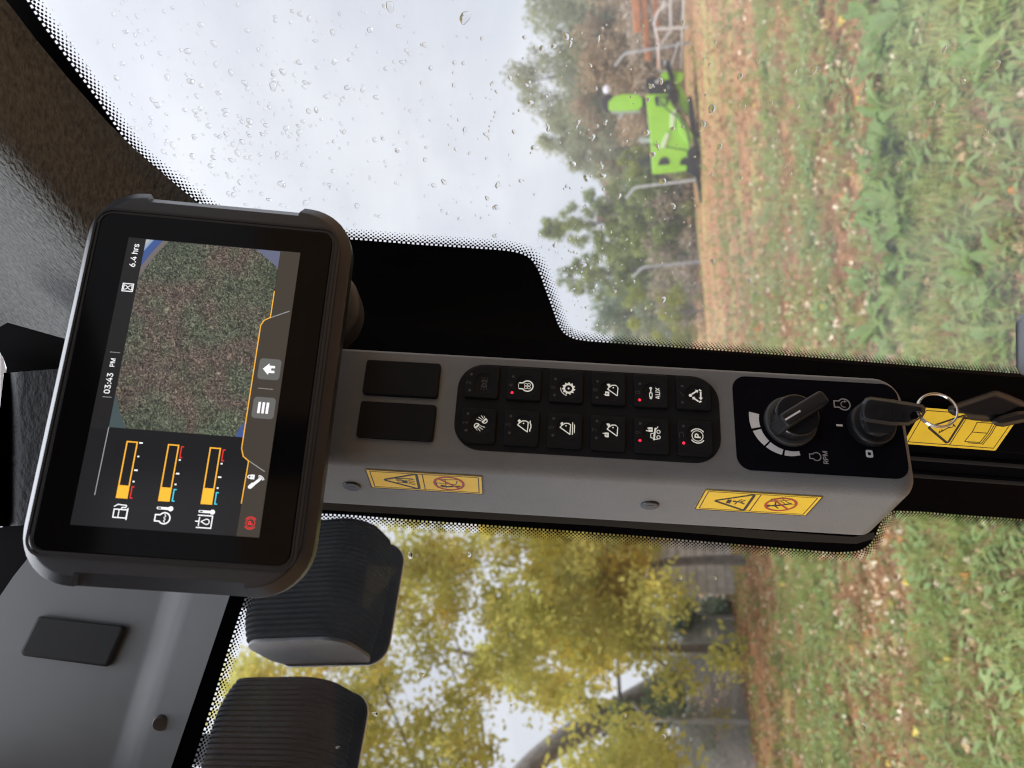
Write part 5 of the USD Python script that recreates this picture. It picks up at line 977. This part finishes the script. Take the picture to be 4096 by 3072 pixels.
part(gate, 'bottom_rail', GT([(150, zz(1470)), (-60, zz(1478))], 0.05), GWH, smooth=60)

# ================================================================== green chipping machine
mc = put(265, 31.5); mr_ = np.array([mc[1], -mc[0], 0]) / np.linalg.norm(mc[:2]); mf = np.array([mc[0], mc[1], 0]) / np.linalg.norm(mc[:2]); ms_ = 31.5 / 1555.0
LIME = mat('lime_green_paint', (0.25, 0.52, 0.035), 0.38, var=0.06, scale=3, coat=0.2); MBLK = mat('machine_black', (0.012, 0.012, 0.014), 0.45); MGR = mat('machine_grey', (0.30, 0.31, 0.33), 0.5)
chip = thing('wood_chipper', 'lime green wood chipper with an upright discharge chute and black feet', 'wood chipper', mc)
def mpt(x, y):
    """crop pixel of the machine picture (2.37 per picture pixel from 2350, 150) -> metres right and up"""
    px, py = (x / 2.37 + 2350) / DSC, (y / 2.37 + 150) / DSC
    return plane_rh(mc, mr_, mf, px, py)
def extr(pts, d0, d1, bev=0.03):
    P = Polygon([mpt(*p) for p in pts]).buffer(0); P = P if bev == 0 else P.buffer(-bev).buffer(bev, quad_segs=3)
    m = pillow(P, 0, d1 - d0, bev if bev else 0.01, 0.08, steps=3); v = np.asarray(m.vertices)
    return (mc + v[:, :1] * mr_ + (d1 - v[:, 2:3]) * mf + v[:, 1:2] * [0, 0, 1], m.faces)
part(chip, 'hopper', extr([(545, 545), (590, 1000), (608, 1290), (760, 1275), (925, 1255), (940, 1080), (1000, 940), (900, 800), (830, 690), (790, 640), (760, 540)], -0.6, 0.9), LIME, smooth=30)
part(chip, 'side_panel', extr([(840, 700), (985, 930), (945, 1010), (860, 900), (835, 800)], -0.75, -0.61), LIME, smooth=30)
part(chip, 'engine_cover', extr([(690, 345), (760, 330), (870, 330), (905, 350), (880, 430), (800, 455), (760, 400), (690, 420)], -0.5, 0.7), LIME, smooth=30)
part(chip, 'lower_cover', extr([(810, 440), (870, 440), (960, 640), (940, 760), (850, 640)], -0.3, 0.6), LIME, smooth=30)
part(chip, 'drum_casing', extr([(545, 395), (640, 380), (790, 420), (850, 520), (850, 620), (770, 650), (700, 640), (610, 640), (590, 540), (535, 480)], -0.45, 0.8), MBLK, smooth=30)
part(chip, 'chute', extr([(195, 610), (250, 560), (330, 540), (470, 540), (512, 580), (512, 650), (470, 690), (330, 700), (230, 700), (195, 690)], -0.25, 0.35), LIME, smooth=30)
part(chip, 'chute_neck', extr([(500, 570), (560, 570), (560, 660), (500, 660)], -0.2, 0.3), MBLK, smooth=30)
part(chip, 'chute_flap', extr([(115, 590), (170, 540), (240, 545), (200, 600), (195, 700), (180, 720), (130, 680)], -0.22, 0.32), MBLK, smooth=30)
part(chip, 'ladder_panel', extr([(215, 700), (340, 700), (500, 695), (500, 715), (340, 722), (300, 780), (280, 780), (300, 725), (215, 725)], -0.1, 0.1, 0.01), MGR, smooth=30)
def ball(x, y, r, d, material, name):
    a, b = mpt(x, y); m = trimesh.creation.icosphere(2, r); v = np.asarray(m.vertices); part(chip, name, (mc + (v[:, :1] + a) * mr_ + (v[:, 1:2] * 0.6 + d) * mf + (v[:, 2:3] + b) * [0, 0, 1], m.faces), material, smooth=60)
ball(180, 495, 0.17, -0.1, mat('lamp_white', (0.6, 0.6, 0.68), 0.3), 'beacon_lamp'); ball(775, 480, 0.11, -0.6, MGR, 'hub'); ball(745, 250, 0.12, -0.2, MGR, 'feed_roller')
part(chip, 'top_flap', extr([(470, 965), (500, 945), (590, 955), (605, 975), (590, 995), (500, 1005)], -0.2, 0.4, 0.02), MGR, smooth=30)
for q in ([(658, 1205), (668, 1160), (690, 1135), (720, 1127), (752, 1138), (768, 1175), (768, 1195)], [(860, 1200), (864, 1165), (885, 1138), (915, 1130), (938, 1145), (940, 1205)]):
    part(chip, 'vent_opening', extr(q, -0.63, -0.55, 0.01), MBLK, smooth=False)
for q in ([(770, 730), (830, 660), (822, 740), (805, 860), (772, 855)], [(672, 1040), (735, 900), (770, 905), (720, 1045)]): part(chip, 'ram_cover', extr(q, -0.68, -0.605, 0.02), mat('pale_green_steel', (0.50, 0.60, 0.38), 0.4) if q[0][0] == 770 else '/World/Looks/pale_green_steel', smooth=30)
part(chip, 'feed_arm', extr([(735, 225), (770, 240), (790, 330), (810, 380), (770, 600), (740, 600), (770, 380), (720, 270)], -0.7, -0.5, 0.02), MBLK, smooth=30)
part(chip, 'brace', extr([(625, 420), (690, 390), (700, 420), (640, 450)], -0.6, -0.5, 0.02), MGR, smooth=30)
part(chip, 'stabiliser', extr([(925, 1080), (1040, 960), (1055, 985), (960, 1090), (1000, 1150), (1110, 1180), (1110, 1210), (960, 1240), (940, 1180)], -0.8, -0.55, 0.02), MBLK, smooth=30)
part(chip, 'chassis', extr([(930, 1190), (1060, 1180), (1075, 1300), (1000, 1320), (930, 1270)], -0.3, 0.7, 0.03), MBLK, smooth=30)
part(chip, 'drawbar', extr([(1010, 1300), (1060, 1310), (1085, 1480), (1095, 1560), (1060, 1580), (1040, 1470), (1020, 1380)], -0.1, 0.15, 0.03), MBLK, smooth=30)
def wheel(x, y, r, d):
    a, b = mpt(x, y); m = trimesh.creation.cylinder(r, 0.28, sections=28); v = np.asarray(m.vertices); w = part(chip, 'wheel', (mc + (v[:, :1] + a) * mr_ + (v[:, 2:3] + d) * mf + (v[:, 1:2] + r) * [0, 0, 1], m.faces), MBLK, smooth=30)
    m = trimesh.creation.cylinder(r * 0.5, 0.30, sections=20); v = np.asarray(m.vertices); part(w, 'rim', (mc + (v[:, :1] + a) * mr_ + (v[:, 2:3] + d) * mf + (v[:, 1:2] + r) * [0, 0, 1], m.faces), MGR, smooth=30)
part(chip, 'intake_recess', extr([(622, 575), (640, 560), (745, 560), (758, 600), (745, 650), (640, 655)], -0.63, -0.58, 0.02), MBLK, smooth=30)
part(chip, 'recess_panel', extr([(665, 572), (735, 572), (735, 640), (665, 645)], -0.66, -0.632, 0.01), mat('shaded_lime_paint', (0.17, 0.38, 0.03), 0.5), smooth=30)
part(chip, 'lower_sill', extr([(790, 640), (830, 650), (1000, 935), (985, 960), (890, 820), (840, 720)], -0.62, -0.58, 0.01), MBLK, smooth=30)
part(chip, 'skid', extr([(945, 560), (975, 555), (1030, 900), (1062, 1180), (1035, 1190), (990, 920), (950, 700)], -0.5, 0.8, 0.02), MBLK, smooth=30)
part(chip, 'hose', tube([mc + mr_ * a + mf * -0.78 + [0, 0, b] for a, b in [mpt(x, y) for x, y in ((640, 560), (700, 640), (760, 700), (850, 760), (930, 900), (960, 1060))]], 0.03, 6), MBLK, smooth=60)
part(chip, 'panel_seam', extr([(596, 1010), (602, 1006), (935, 1062), (932, 1072)], -0.615, -0.595, 0), MBLK, smooth=False)
